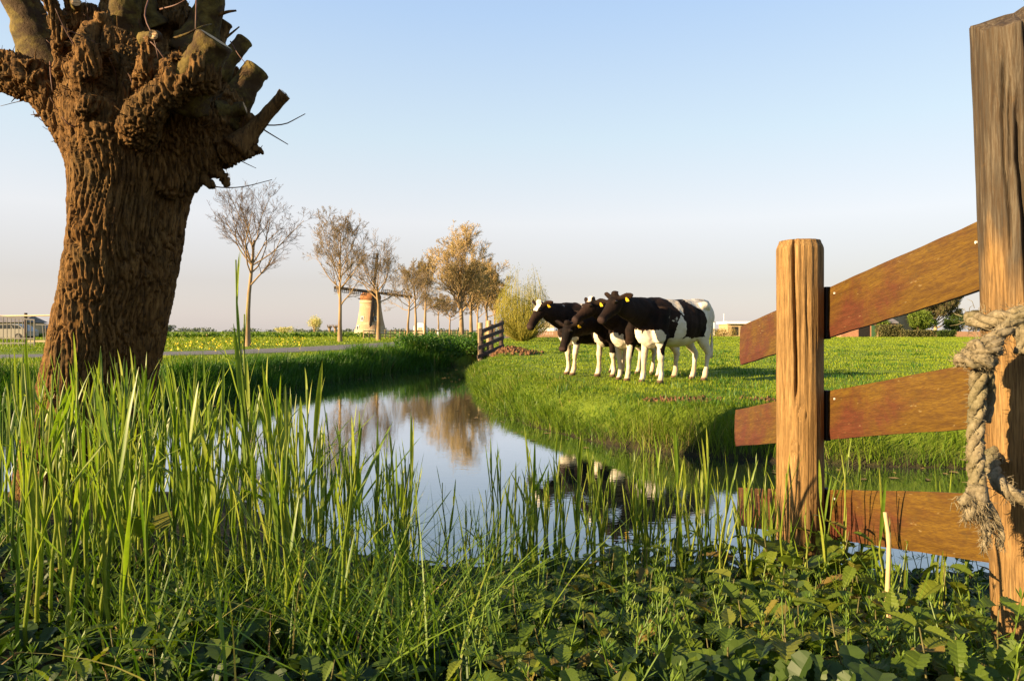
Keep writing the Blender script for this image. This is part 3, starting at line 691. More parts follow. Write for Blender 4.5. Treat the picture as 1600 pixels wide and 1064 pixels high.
# ------------------------------------------------------------------ cows
def cow(label, fore, haz, poll, muzz, coat_fn, scale=1.0, tag_ear=True, seed=1, stride=(0, 0, 0, 0)):
    """fore: world XY between the front hooves; haz: heading; poll, muzz: world points of the head"""
    fw = np.array([sin(haz), cos(haz)]); rz = math.atan2(fw[1], fw[0])
    loc = np.array([fore[0]-fw[0]*.47*scale, fore[1]-fw[1]*.47*scale]); z0 = gz(*loc)
    root = thing('cow', label, 'cow', (loc[0], loc[1], z0), rz, 'young black and white cows on the ditch bank')
    def loc_(p):
        d = np.array([p[0]-loc[0], p[1]-loc[1]]); return np.array([d@fw, -d[0]*fw[1]+d[1]*fw[0], p[2]-z0])/scale
    pl, mz = loc_(poll), loc_(muzz)
    mb = MB(); Yx = np.array([0, 1., 0])
    tr = spline([(-.83, 1.16, .05, .07), (-.79, 1.13, .15, .17), (-.68, 1.08, .225, .25), (-.5, 1.02, .265, .315), (-.25, .955, .30, .375), (.05, .935, .31, .385), (.3, .965, .275, .365), (.5, 1.0, .22, .325), (.64, 1.02, .165, .255), (.73, 1.03, .09, .14)], 36)
    mb.tube(np.column_stack([tr[:, 0], 0*tr[:, 0], tr[:, 1]]), tr[:, 2], tr[:, 3], 28, side=Yx)
    # spine ridge, hip bones, shoulder blades, brisket
    for sg in (-1, 1):
        mb.tube(spline([(-.40, sg*.18, 1.20), (-.50, sg*.215, 1.215), (-.6, sg*.18, 1.18)], 8), .07, None, 12)
        mb.tube(spline([(.42, sg*.17, 1.16), (.47, sg*.20, .98), (.5, sg*.185, .80), (.45, sg*.17, .68)], 10), np.linspace(.11, .105, 10), np.linspace(.12, .14, 10), 14, side=(0, 1, 0))
    mb.tube(spline([(.30, 0, .70), (.52, 0, .68), (.64, 0, .76), (.68, 0, .9)], 10), np.array([.1, .13, .14, .14, .14, .13, .12, .11, .1, .08]), None, 14)
    mb.tube(spline([(-.80, 0, 1.28), (-.55, 0, 1.315), (-.2, 0, 1.295), (.15, 0, 1.29), (.4, 0, 1.315), (.55, 0, 1.28)], 16), .045, .03, 10, side=Yx)
    # legs
    for k, sg in enumerate((-1, 1)):
        s_ = stride[k]
        f = spline([(.45, sg*.165, .84, .095, .15), (.45, sg*.165, .68, .075, .105), (.465+s_*.3, sg*.155, .53, .054, .066), (.475+s_*.6, sg*.15, .40, .052, .056), (.472+s_*.75, sg*.15, .34, .040, .044), (.47+s_*.9, sg*.15, .22, .034, .038), (.475+s_, sg*.15, .125, .044, .048), (.49+s_, sg*.15, .07, .042, .046), (.505+s_, sg*.15, .03, .05, .06), (.51+s_, sg*.15, 0, .054, .068)], 30)
        mb.tube(f[:, :3], f[:, 3], f[:, 4], 14, side=Yx)
        s_ = stride[2+k]
        h = spline([(-.50, sg*.15, 1.0, .10, .2), (-.47, sg*.175, .80, .10, .175), (-.52+s_*.2, sg*.17, .64, .072, .105), (-.62+s_*.5, sg*.16, .51, .046, .068), (-.665+s_*.6, sg*.155, .44, .043, .056), (-.645+s_*.7, sg*.15, .36, .036, .044), (-.625+s_*.85, sg*.15, .22, .035, .040), (-.61+s_, sg*.15, .13, .045, .048), (-.59+s_, sg*.15, .07, .043, .046), (-.575+s_, sg*.15, .03, .05, .06), (-.57+s_, sg*.15, 0, .054, .068)], 32)
        mb.tube(h[:, :3], h[:, 3], h[:, 4], 14, side=Yx)
    # tail
    tp = spline([(-.78, .0, 1.27, .04), (-.86, .01, 1.2, .034), (-.885, .02, 1.0, .026), (-.88, .03, .7, .022), (-.87, .03, .55, .034), (-.87, .03, .42, .03), (-.87, .03, .34, .008)], 26)
    mb.tube(tp[:, :3], tp[:, 3], None, 10)
    # neck and head
    hd = mz-pl; hl = np.linalg.norm(hd); hd /= hl; hl = max(.40, min(hl, .52)); mz = pl+hd*hl
    hs = np.cross([0, 0, 1.], hd); hs /= np.linalg.norm(hs); hu = np.cross(hd, hs)      # hs: the cow's left
    nb = pl-hu*.07+hd*.05
    mid = (np.array([.62, 0, 1.10])+nb)/2+np.array([.03, 0, -.02])
    nk = spline([(.30, 0, 1.06, .16, .26), (.52, 0, 1.09, .15, .25), (*mid, .115, .185), (*(nb+(mid-nb)*.25), .098, .145), (*nb, .095, .12)], 22)
    mb.tube(nk[:, :3], nk[:, 3], nk[:, 4], 20, side=hs*.5+Yx*.5)
    # dewlap
    dw = spline([(.62, 0, .80, .05), (.70, 0, .88, .045), (*(mid-np.array([-.02, 0, .15])), .035), (*(nb-hu*.08), .03)], 12)
    mb.tube(dw[:, :3], dw[:, 3], dw[:, 3]*1.6, 10)
    hr = spline([(-.05, -.015, .055, .06), (.0, -.01, .088, .088), (.10, -.035, .105, .118), (.24, -.045, .108, .122), (.42, -.045, .088, .105), (.62, -.038, .068, .085), (.80, -.038, .066, .074), (.92, -.045, .075, .072), (1.0, -.05, .066, .06), (1.035, -.052, .035, .03)], 26)
    hp = pl+hr[:, :1]*hl*hd+hr[:, 1:2]*hu
    mb.tube(hp, hr[:, 2], hr[:, 3], 20, side=hs)
    # jaw
    jw = spline([(.16, -.105, .06, .05), (.3, -.125, .055, .045), (.55, -.10, .042, .035), (.85, -.085, .045, .03)], 12)
    mb.tube(pl+jw[:, :1]*hl*hd+jw[:, 1:2]*hu, jw[:, 2], jw[:, 3], 12, side=hs)
    mb.tube(spline([tuple(pl-hd*.02-hs*.035+hu*.04), tuple(pl+hu*.075), tuple(pl-hd*.02+hs*.035+hu*.04)], 6), .05, .05, 10)
    for sg in (-1, 1):
        eb = pl+hs*sg*.075+hd*.015+hu*.01; ed = hs*sg*.95-hd*.35+hu*(-.12 if sg > 0 else .12)
        er = spline([(0, .028, .024), (.055, .052, .026), (.12, .068, .024), (.18, .050, .020), (.225, .014, .013)], 12)
        mb.tube(eb+er[:, :1]*ed, er[:, 1], er[:, 2], 12, side=hu-hd*.2)
        ey = pl+hd*hl*.27+hs*sg*.098+hu*.03
        mb.tube(np.array([ey-hd*.035, ey-hd*.01, ey+hd*.01, ey+hd*.035])+hu*.012, np.array([.008, .028, .028, .008]), None, 10)
    V, Q, N = remesh(mb, .0125, 5)
    rb = np.sin(V[:, 0]*52+V[:, 2]*5)*sstep(-.42, -.3, V[:, 0])*sstep(.32, .15, V[:, 0])*sstep(.72, .85, V[:, 2])*sstep(1.22, 1.1, V[:, 2])
    V = V+N*(fbm(V*4.2+seed*9, 3)*.011+.0028*rb)[:, None]
    rel = V-pl; t_ = rel@hd/hl; u_ = rel@hu; s2 = rel@hs
    head = (t_ > -.12) & (t_ < 1.2) & (abs(s2) < .3) & (abs(u_+.04) < .22) & (V[:, 0] > .55)
    b = coat_fn(V[:, 0], V[:, 1], V[:, 2], head, t_, u_, s2)
    b = np.clip(b+fbm(V*6+seed*3.7, 2)*.5+fbm(V*22+seed, 2)*.16, 0, 1)
    skin = head*sstep(.90, .98, t_)*1.0
    hoof = sstep(.06, .045, V[:, 2])
    dirt = np.clip(sstep(.5, .1, V[:, 2])*.5*(.5+fbm(V*7, 2))+.15*sstep(.6, .3, V[:, 2]), 0, .7)
    o = link('body', mesh_np('cow_body', V*scale, [Q], [M['cow']], smooth=True, attrs={'coat': b, 'skin': skin, 'hoof': hoof, 'dirt': dirt}), root)
    for sg in (-1, 1):
        ey = (pl+hd*hl*.27+hs*sg*.112+hu*.034)*scale
        e = MB(); e.tube(spline([tuple(ey-hd*.02), tuple(ey), tuple(ey+hd*.02)], 7), np.array([.003, .013, .018, .02, .018, .013, .003]), None, 10)
        e.obj('eye', M['eye'], root, True)
    if tag_ear:
        eb = pl+hs*.075+hd*.015+hu*.01; ed = hs*.95-hd*.35-hu*.12; ed /= np.linalg.norm(ed)
        nr = hd*.75+hs*.55; nr -= ed*(nr@ed); nr /= np.linalg.norm(nr); dn = np.cross(ed, nr); dn = dn if dn@hu < 0 else -dn
        c = (eb+ed*.115+nr*.034+dn*.036)*scale; tn = nr
        e = MB(); w2, h2 = .024, .034
        prof = [(-.5, -1), (.5, -1), (.55, -.5), (1, -.2), (1, .9), (.85, 1), (-.85, 1), (-1, .9), (-1, -.2), (-.55, -.5)]
        fr = np.array([c+ed*a*w2+dn*q*h2+tn*.003 for a, q in prof]); bk = fr-tn*.006; k = len(prof)
        e.add(np.concatenate([fr, bk]), [[list(range(k))], [list(range(2*k-1, k-1, -1))], [[i, i+k, (i+1) % k+k, (i+1) % k] for i in range(k)]])
        e.obj('ear_tag', M['tagy'], root)
    return root
B = lambda m: np.where(m, 1.0, 0.0)
def soft(v, w=.05): return sstep(-w, w, v)
def coat_c(x, y, z, hd, t, u, s):       # big front cow: black fore end, black flank saddle, white rump, belly, brisket
    b = np.ones_like(x)
    b = np.minimum(b, soft(z-.60))                                            # legs
    b = np.minimum(b, np.maximum(soft(z-.74-.10*sstep(.45, .6, x)), soft(.41-x)))   # brisket
    b = np.minimum(b, np.maximum(soft(z-.70), soft(x-.36)))                   # belly
    b = np.minimum(b, soft(x+.46-.30*sstep(1.06, 1.28, z)))                   # rump
    b = np.minimum(b, np.maximum(soft(np.abs(x-.17-.35*(z-1.3))-.085*sstep(1.02, 1.25, z)-.005), soft(1.05-z)))
    b = np.minimum(b, np.maximum(soft(np.abs(x-.14)-.10*sstep(1.08, .8, z)), soft(z-1.06)))
    b = np.maximum(b, soft(.05-np.abs(x-.42))*soft(y-.08)*soft(z-.44)*soft(.8-z))     # black down the near foreleg
    b = np.where(hd, np.maximum(b, .9), b)
    b = np.where(~hd & (x > .56) & (z > .98), 1, b)
    return b
def coat_a(x, y, z, hd, t, u, s):       # hindmost: black with white band behind the shoulder, white blaze
    b = soft(z-.57); b = np.minimum(b, np.maximum(soft(np.abs(x-.20-.3*(z-1.2))-.12), soft(.85-z)))
    b = np.minimum(b, np.maximum(soft(z-.70), soft(.50-x)))
    return np.where(hd & (t < .36) & (u > .045) & (np.abs(s) < .075), 0, np.where(hd, np.maximum(b, 1), b))
def coat_b(x, y, z, hd, t, u, s):
    b = soft(z-.60); b = np.minimum(b, np.maximum(soft(z-.82), np.maximum(soft(.5-x), soft(np.abs(y)-.13))))
    b = np.maximum(b, soft(.06-np.abs(x-.43))*soft(y-.1)*soft(z-.42)*soft(.85-z))
    b = np.minimum(b, soft(x+.6))
    return np.where(hd & (t < .2) & (u > .05) & (np.abs(s) < .04), 0, np.where(hd, 1, b))
def coat_d(x, y, z, hd, t, u, s):
    b = soft(z-.62); b = np.minimum(b, np.maximum(soft(z-.78), np.maximum(soft(.46-x), soft(np.abs(y+.05)-.12))))
    b = np.maximum(b, soft(y-.06)*soft(z-.43)*soft(.9-z)*soft(x-.2))
    b = np.minimum(b, soft(((x-.35)/.1)**2+((z-1.22)/.08)**2-1, .3))
    return np.where(hd & (t > .72) & (u < -.06) & (s > 0), .35, np.where(hd, 1, b))
cow('largest cow, white rump and black flank, standing nearest with head turned away', (2.20, 10.67), R(-124), P(964, 465, 10.05), P(936, 499, 9.85), coat_c, 1.0, seed=1, stride=(.05, -.04, -.03, .03))
cow('cow with its muzzle stretched out level over the back of the lowered cow', (1.88, 11.42), R(-126), P(927, 473, 11.0), P(896, 499, 10.8), coat_b, .98, seed=2, stride=(-.05, .06, .05, -.05))
cow('dark brown black cow with its head lowered in front of the white legs', (1.66, 12.02), R(-128), P(889, 508, 11.15), P(877, 546, 10.98), coat_d, .96, seed=3, stride=(.04, -.04, .03, -.03))
cow('leftmost cow with white blaze and white shoulder band, its face in profile', (1.10, 12.55), R(-120), P(846, 476, 12.05), P(825, 511, 11.9), coat_a, .99, seed=4, stride=(-.03, .05, 0, 0))

# ------------------------------------------------------------------ plank fence running down the bank into the water
FD = np.array([-.103, 1.0, -.206])                      # direction of the boards
fence = thing('plank_fence', 'red brown plank fence on two round posts running down the near bank', 'fence', (1.25, 2.3, gz(1.25, 2.3)))
F0 = np.array(fence.location)
def wood_post(path, rad, mat, cracks, knots, n_r=220, n_z=200, top='round', seed=1):
    p = spline(path, n_z); T = p[-1]-p[0]; T = T/np.linalg.norm(T)
    th = np.arange(n_r)/n_r*2*pi; tt = np.linspace(0, 1, n_z)
    cx, sx_ = np.cos(th), np.sin(th)
    TH, TT = np.meshgrid(th, tt); L = np.linalg.norm(p[-1]-p[0]); z = TT*L
    q = np.stack([np.cos(TH)*rad*9+seed, np.sin(TH)*rad*9, z*1.1], -1).reshape(-1, 3)
    r = rad*(1+.045*fbm(q*.35, 2).reshape(TH.shape))+.0028*fbm(q*np.array([9, 9, 1.1]), 3).reshape(TH.shape)
    for a, t0, t1, w, dep in cracks:
        wob = a+.05*np.sin(z*7+a)+.03*noise3(np.stack([z.ravel()*9, TH.ravel()*0+a, TH.ravel()*0], 1)).reshape(z.shape)
        da = (TH-wob+pi) % (2*pi)-pi
        m = sstep(t0-.03, t0+.03, TT)*sstep(t1+.02, t1-.12, TT)
        r -= dep*m*np.exp(-(da*rad/w)**2)
    for a, t, w in knots:
        da = ((TH-a+pi) % (2*pi)-pi)*rad; dz = (TT-t)*L; d = np.hypot(da, dz*.6)
        r += .002*np.exp(-(d/w)**2)-.005*np.exp(-((d-w*.75)/(w*.16))**2)*(.6+.4*np.cos(3*np.arctan2(dz, da)))
    if top == 'round': r *= 1-.13*sstep(.978, 1.0, TT)**2
    V = p[:, None]+(np.stack([np.cos(TH), np.sin(TH), 0*TH], -1)*r[..., None])
    if top == 'slant':
        cut = sstep(.80, 1, TT); V[..., 2] += cut*(.055*np.cos(TH-.35)+.022*np.cos(2*TH+.6))+cut*.02*fbm(q*1.3, 2).reshape(TH.shape)
    V = V.reshape(-1, 3); i = np.arange(n_z-1)[:, None]*n_r; j = np.arange(n_r)[None]; j2 = (j+1) % n_r
    Q = np.stack([i+j, i+j2, i+n_r+j2, i+n_r+j], -1).reshape(-1, 4)
    # end grain: rings closing to the centre
    last = V[(n_z-1)*n_r:]; c = last.mean(0); b = len(V); add = []
    polys = [Q]; base = (n_z-1)*n_r
    for k, f in enumerate((.8, .5, .2)):
        add.append(c+(last-c)*f+np.array([0, 0, 1])*(.006*(1-f)+.003*fbm(last*40*(k+1), 2)[:, None]))
        nb = b+k*n_r; polys.append(np.stack([base+j[0], base+j2[0], nb+j2[0], nb+j[0]], 1)); base = nb
    add.append(c[None]+np.array([[0, 0, .006]])); polys.append(np.stack([base+j[0], base+j2[0], np.full(n_r, b+3*n_r)], 1))
    return mesh_np('fence_post', np.concatenate([V]+add), polys, [mat], smooth=True)
p1 = P(1250, 520, 2.78); a1 = math.atan2(-p1[1], -p1[0])
sp = wood_post(np.array([(p1[0], p1[1], -.35), (p1[0], p1[1], .6), tuple(P(1249, 377, 2.78))])-F0, .0905, M['post'],
               [(a1-.20, .70, 1.05, .005, .034), (a1+.35, .80, .97, .002, .006), (a1-.75, .55, .9, .002, .008), (a1+.8, .3, .7, .002, .006), (a1+.15, .0, .42, .003, .008), (a1-.5, .0, .35, .003, .01)],
               [(a1+.1, .66, .022), (a1-.18, .595, .02), (a1+.55, .5, .014)], seed=3)
link('post', sp, fence)
q0, q1 = P(1621, 1010, 1.86), P(1584, 22, 1.86)
big = wood_post(np.array([tuple(q0-(q1-q0)*.45), tuple(q0+(q1-q0)*.5), tuple(q1)])-F0, .1, M['bigpost'],
                [(pi*1.5-.28, .7, 1.05, .005, .032), (pi*1.5-.62, .55, .86, .005, .026), (pi*1.5-.05, .5, .9, .005, .026), (pi*1.5-.95, .6, .98, .004, .016), (pi*1.5-.8, .72, .92, .003, .014), (pi*1.5-.42, .78, 1.05, .003, .016), (pi*1.5-.15, .74, .97, .003, .014), (pi*1.5-.45, .3, .6, .0025, .008)],
                [(pi*1.5-.55, .72, .016)], top='slant', seed=8)
link('post', big, fence)
def board(y0, y1, zl, hgt, nm='board', thick=.024, sag=0.0, c0=0, c1=0):
    """board with its left face on the line X = Xp(Y); zl(Y) = height of its top edge"""
    n = 40; ys = np.linspace(y0, y1, n); rows = []
    prof = [(0, -1), (0, -.06), (0, -.97)]
    m = 7; V = []
    for k, yy in enumerate(ys):
        x = 1.184-.103*(yy-3.56); zt = zl(yy)
        for f in range(m):
            u = f/(m-1)
            e = .004 if f in (0, m-1) else 0
            V.append((x+e+.0012*math.sin(yy*9+f), yy, zt-hgt*u))
        for f in range(m-1, -1, -1):
            u = f/(m-1); V.append((x+thick-(.004 if f in (0, m-1) else 0), yy, zt-hgt*u))
    V = np.array(V); V[:, 2] += .0025*fbm(np.stack([V[:, 1]*6, V[:, 2]*3, V[:, 0]*0+y0], 1), 2)
    k2 = 2*m; i = np.arange(n-1)[:, None]*k2; j = np.arange(k2)[None]; j2 = (j+1) % k2
    Q = np.stack([i+j, i+k2+j, i+k2+j2, i+j2], -1).reshape(-1, 4)
    org = np.array([1.25, (y0+y1)/2, zl((y0+y1)/2)-hgt/2])
    e = MB(); e.add(V-org, [Q]); e.add(V[:k2]-org, [[list(range(k2))]]); e.add(V[-k2:]-org, [[list(range(k2-1, -1, -1))]])
    o = e.obj(nm, M['board'], fence); o.location = org-F0
    return o
def topline(pxl, pyl, pxr, pyr):
    # heights of the edge at the two ends, from the plane of the boards
    def on(px, py):
        # Y where the ray meets X = 1.184-.103*(Y-3.56)
        Y = (1.184+.103*3.56)/((px-800)/F+.103); return Y, HC-(py-518)/F*Y
    (ya, za), (yb, zb) = on(pxl, pyl), on(pxr, pyr)
    return ya, yb, (lambda y: za+(zb-za)*(y-ya)/(yb-ya))
YB = (1.184+.103*3.56)/((1291-800)/F+.103)
for pl_, pr_, hh in [((1156, 510), (1545, 338), .200), ((1148, 640), (1545, 562), .192), ((1152, 762), (1562, 771), .196)]:
    ya, yb, zl = topline(*pl_, *pr_)
    board(ya, YB+.012, zl, hh); o = board(YB-.012, 1.80, zl, hh)
    # dark strip added over the gap where the two boards meet behind the post
    yy = YB; x = 1.184-.103*(yy-3.56)
    e = MB(); e.box((0, 0, 0), (.02, .030, hh+.01)); b_ = e.obj('joint_strip', M['tar'], fence); b_.location = np.array([x+.004, yy+.004, zl(yy)-hh/2])-F0
    for yv, dz in ((YB-.06, .035), (1.98, .06)):
        e = MB(); e.tube([(-.003, 0, 0), (.01, 0, 0)], .0045, None, 8); b_ = e.obj('nail', M['nail'], fence)
        b_.location = np.array([1.184-.103*(yv-3.56), yv, zl(yv)-dz])-F0

# ------------------------------------------------------------------ rope on the big post
rope = thing('rope', 'thick frayed hemp rope knotted round the weathered post at the right edge', 'rope', tuple(P(1530, 600, 1.74)))
R0 = np.array(rope.location)
def strands(path, rad, n=60, name='strand', turns=9, k=3, parent=None, r_end=1.0):
    p = spline(path, n); T = np.gradient(p, axis=0); T /= np.linalg.norm(T, axis=1)[:, None]
    ref = np.array([.3, .9, .2]); a = np.cross(T, ref); a /= np.linalg.norm(a, axis=1)[:, None]; b = np.cross(T, a)
    L = np.concatenate([[0], np.cumsum(np.linalg.norm(np.diff(p, axis=0), axis=1))]); ph = L/(rad*7)*2*pi
    taper = np.linspace(1, r_end, n)
    for q in range(k):
        an = ph+q*2*pi/k
        c = p+(a*np.cos(an)[:, None]+b*np.sin(an)[:, None])*(rad*.52*taper)[:, None]
        V, qd, t = loft(c, rad*.56*taper*(1+.08*np.sin(L*90+q)), None, 10)
        V = V+(fbm(V*120, 2)*.0022)[:, None]*rng.normal(size=3)
        link(name, mesh_np('rope_strand', V, [qd, t], [M['rope']], smooth=True), parent or rope)
    return p
def fuzz(pathpts, rad, n, L0, parent, name='fibres', down=.0):
    e = MB(); p = np.asarray(pathpts)
    for _ in range(n):
        c = p[rng.integers(len(p))]; d = rng.normal(size=3); d /= np.linalg.norm(d); s = c+d*rad*rng.uniform(.7, 1.0)
        t = d*rng.uniform(.3, 1)+rng.normal(0, .6, 3)+np.array([0, 0, -down]); t = t/np.linalg.norm(t)*L0*rng.uniform(.4, 1.2)
        e.tube(np.array([s, s+t*.5+rng.normal(0, .25, 3)*L0*.4, s+t]), np.array([.0011, .0008, .0004]), None, 3)
    o = e.obj(name, M['rope'], parent); o['kind'] = 'stuff'
def axisx(z): f = (z-q0[2])/(q1[2]-q0[2]); return q0+(q1-q0)*f
def ring(z, tilt, rad, lift, a0, a1, n=40):
    """loop round the big post between angles a0..a1"""
    out = []
    for a in np.linspace(a0, a1, n):
        c = axisx(z); out.append((c[0]+cos(a)*(.1+rad*lift), c[1]+sin(a)*(.1+rad*lift), z+tilt*cos(a)*.1))
    return np.array(out)-R0
e1 = link('loop', None, rope); p_ = strands(ring(1.322, .42, .021, .85, pi*.75, pi*2.2), .021, 70, parent=e1); fuzz(p_, .03, 160, .03, rope)
kn = P(1532, 553, 1.70)-R0
tail_top = P(1529, 580, 1.71)-R0
# strand from the knot up to the right, round the face of the post
pts = [tuple(kn+np.array([.0, .0, .02])), tuple(P(1560, 525, 1.71)-R0), tuple(P(1580, 508, 1.72)-R0), tuple(P(1605, 492, 1.73)-R0), tuple(P(1650, 478, 1.76)-R0), tuple(P(1690, 470, 1.84)-R0)]
e2 = link('loop', None, rope); p_ = strands(pts, .018, 50, parent=e2); fuzz(p_, .024, 120, .03, rope)
pts = [tuple(P(1590, 512, 1.715)-R0), tuple(P(1600, 530, 1.70)-R0), tuple(P(1597, 552, 1.70)-R0)]
strands(pts, .017, 20, parent=e2)
# the knot: thick turns over one another
e3 = link('knot', None, rope)
for cc, ax1, ax2, rr, r2 in [((0, 0, .0), (1, 0, .25), (0, 1, .2), .034, .021), ((-.012, 0, -.018), (1, 0, -.05), (0, 1, .1), .037, .02), ((.004, -.008, .012), (.9, .1, .45), (-.2, .9, 0), .036, .018), ((.0, -.004, -.002), (.55, 0, -.8), (0, 1, .2), .03, .018)]:
    A, Bv = np.array(ax1), np.array(ax2); A = A/np.linalg.norm(A); Bv = Bv-A*(A@Bv); Bv /= np.linalg.norm(Bv)
    pts = [kn+np.array(cc)+A*cos(t)*rr*.92+Bv*sin(t)*rr*.62 for t in np.linspace(0, 2*pi*1.05, 26)]
    r2 *= .82; p_ = strands(pts, r2, 44, parent=e3, name='turn'); fuzz(p_, r2*1.05, 220, .017, rope)
# hanging tail and its tufted end
tl = [tuple(tail_top), tuple(P(1527, 640, 1.72)-R0), tuple(P(1524, 690, 1.72)-R0), tuple(P(1525, 730, 1.72)-R0), tuple(P(1529, 772, 1.715)-R0)]
e4 = link('hanging_end', None, rope); p_ = strands(tl, .019, 80, parent=e4); fuzz(p_, .021, 240, .016, rope, down=.3)
tl = [tuple(kn+np.array([.018, .0, -.03])), tuple(P(1548, 620, 1.73)-R0), tuple(P(1543, 660, 1.735)-R0)]
strands(tl, .013, 30, parent=e4, r_end=.6)
e5 = link('frayed_end', None, rope)
ct = P(1526, 775, 1.712)-R0
for (dx, dz, r0_, bend) in [(-.052, -.012, .026, -.01), (-.03, -.055, .024, 0), (-.012, -.04, .026, 0), (.022, -.11, .014, .02), (.045, -.075, .014, .022), (.058, -.12, .011, .03), (.012, -.125, .010, 0), (0, -.03, .034, 0)]:
    V, qd, t = loft(spline([tuple(ct+np.array([0, 0, .02])), tuple(ct+np.array([dx*.55, -.01, dz*.35+bend*.3])), tuple(ct+np.array([dx*.9, -.014, dz*.7])), tuple(ct+np.array([dx, -.012, dz]))], 14), np.linspace(r0_, r0_*.5, 14)*.72, None, 12)
    V = V+fbm(V*70, 2)[:, None]*.004*rng.normal(size=(1, 3)); link('tuft', mesh_np('rope_tuft', V, [qd, t], [M['rope']], smooth=True), e5)
    cl = np.array([ct+np.array([dx*f, -.01, dz*f]) for f in np.linspace(.2, 1, 12)]); fuzz(cl, r0_*.6, 120, .022, rope, down=1.2)
e6 = link('loop', None, rope)
lp = [tuple(P(1553, 705, 1.86)-R0), tuple(P(1551, 728, 1.80)-R0), tuple(P(1560, 752, 1.755)-R0), tuple(P(1580, 771, 1.73)-R0), tuple(P(1610, 780, 1.725)-R0), tuple(P(1660, 775, 1.74)-R0), tuple(P(1700, 755, 1.8)-R0)]
p_ = strands(lp, .018, 60, parent=e6); fuzz(p_, .025, 150, .025, rope)

# ------------------------------------------------------------------ trees
def tubes(pts, rad, n):
    """pts K x m x 3, rad K x m: many thin tubes at once"""
    K, m, _ = pts.shape; T = np.gradient(pts, axis=1); T /= np.linalg.norm(T, axis=2)[..., None]+1e-9
    ref = np.where(np.abs(T[..., 2:3]) > .9, np.array([1., 0, 0]), np.array([0, 0, 1.]))
    a = np.cross(T, ref); a /= np.linalg.norm(a, axis=2)[..., None]+1e-9; b = np.cross(T, a)
    th = np.arange(n)/n*2*pi
    V = pts[:, :, None]+rad[:, :, None, None]*(a[:, :, None]*np.cos(th)[:, None]+b[:, :, None]*np.sin(th)[:, None])
    base = (np.arange(K)*m*n)[:, None, None]+(np.arange(m-1)*n)[None, :, None]; j = np.arange(n); j2 = (j+1) % n
    Q = np.stack([base+j, base+j2, base+n+j2, base+n+j], -1).reshape(-1, 4)
    return V.reshape(-1, 3), Q
def grow(r, h, bole, rad, nlimb, spread, levels, leader=True, crook=.12, up=.35, ratio=.55, shape='oval'):
    """returns (thick list, thin list) of (pts, rad) batches and the twig tips"""
    m = 7; t = np.linspace(0, 1, m)
    th = h*(.93 if leader else .62)
    ax = np.stack([np.cumsum(r.normal(0, .012*th, m))*t, np.cumsum(r.normal(0, .012*th, m))*t, t*th], 1)
    tr = rad*(1-.85*t) if leader else rad*(1-.6*t); tr[0] *= 1.25
    thick = [(ax[None], tr[None])]; thin = []
    # first order limbs
    k = nlimb; f = np.sort(r.uniform(bole/th, .96, k)); f[0] = bole/th; az = np.arange(k)*2.4+r.normal(0, .4, k)
    o = np.stack([np.interp(f, t, ax[:, i]) for i in range(3)], 1)
    rel = (f*th-bole)/(h-bole)
    if shape == 'oval': L = spread*(np.sin(np.clip(rel*.80+.22, 0, 1)*pi)**.7)*1.05
    elif shape == 'fan': L = spread*(1.15-.55*rel)
    elif shape == 'round': L = spread*np.sqrt(np.clip(1-(rel*1.05-.35)**2, .1, 1))
    L = np.clip(L, .18*spread, None)*r.uniform(.8, 1.15, k)
    el = np.clip(up+r.normal(0, .12, k)+rel*.5, .05, 1.35)
    d = np.stack([np.cos(az)*np.cos(el), np.sin(az)*np.cos(el), np.sin(el)], 1)
    rr = np.interp(f, t, tr)*.55
    for lev in range(levels):
        K = len(o); P_ = np.zeros((K, m, 3)); P_[:, 0] = o; dd = d.copy(); st = (L/(m-1))[:, None]
        for i in range(1, m):
            dd = dd+r.normal(0, crook, (K, 3))+np.array([0, 0, .07 if lev < 2 else .03]); dd /= np.linalg.norm(dd, axis=1)[:, None]; P_[:, i] = P_[:, i-1]+dd*st
        Rr = rr[:, None]*(1-.75*t)[None]
        (thick if lev == 0 else thin).append((P_, Rr))
        if lev == levels-1: break
        c = [7, 6, 5, 4][lev]; fi = r.uniform(.25, 1, (K, c)); idx = fi*(m-1); i0 = np.clip(idx.astype(int), 0, m-2); w = (idx-i0)[..., None]
        kk = np.arange(K)[:, None]; o = (P_[kk, i0]*(1-w)+P_[kk, i0+1]*w).reshape(-1, 3)
        T = P_[kk, i0+1]-P_[kk, i0]; T /= np.linalg.norm(T, axis=2)[..., None]; T = T.reshape(-1, 3)
        sd = r.normal(size=T.shape); sd -= T*(sd*T).sum(1)[:, None]; sd /= np.linalg.norm(sd, axis=1)[:, None]
        a = r.uniform(.35, .95, len(T))[:, None]; d = T*np.cos(a)+sd*np.sin(a)+np.array([0, 0, .12]); d /= np.linalg.norm(d, axis=1)[:, None]
        L = np.repeat(L, c)*ratio*(1.15-.5*fi.ravel())*r.uniform(.7, 1.2, len(T))
        rr = np.maximum((Rr[kk, i0]*(1-w[..., 0])+Rr[kk, i0+1]*w[..., 0]).ravel()*.6, .0035)
    return thick, thin, thin[-1][0][:, 2:].reshape(-1, 3)
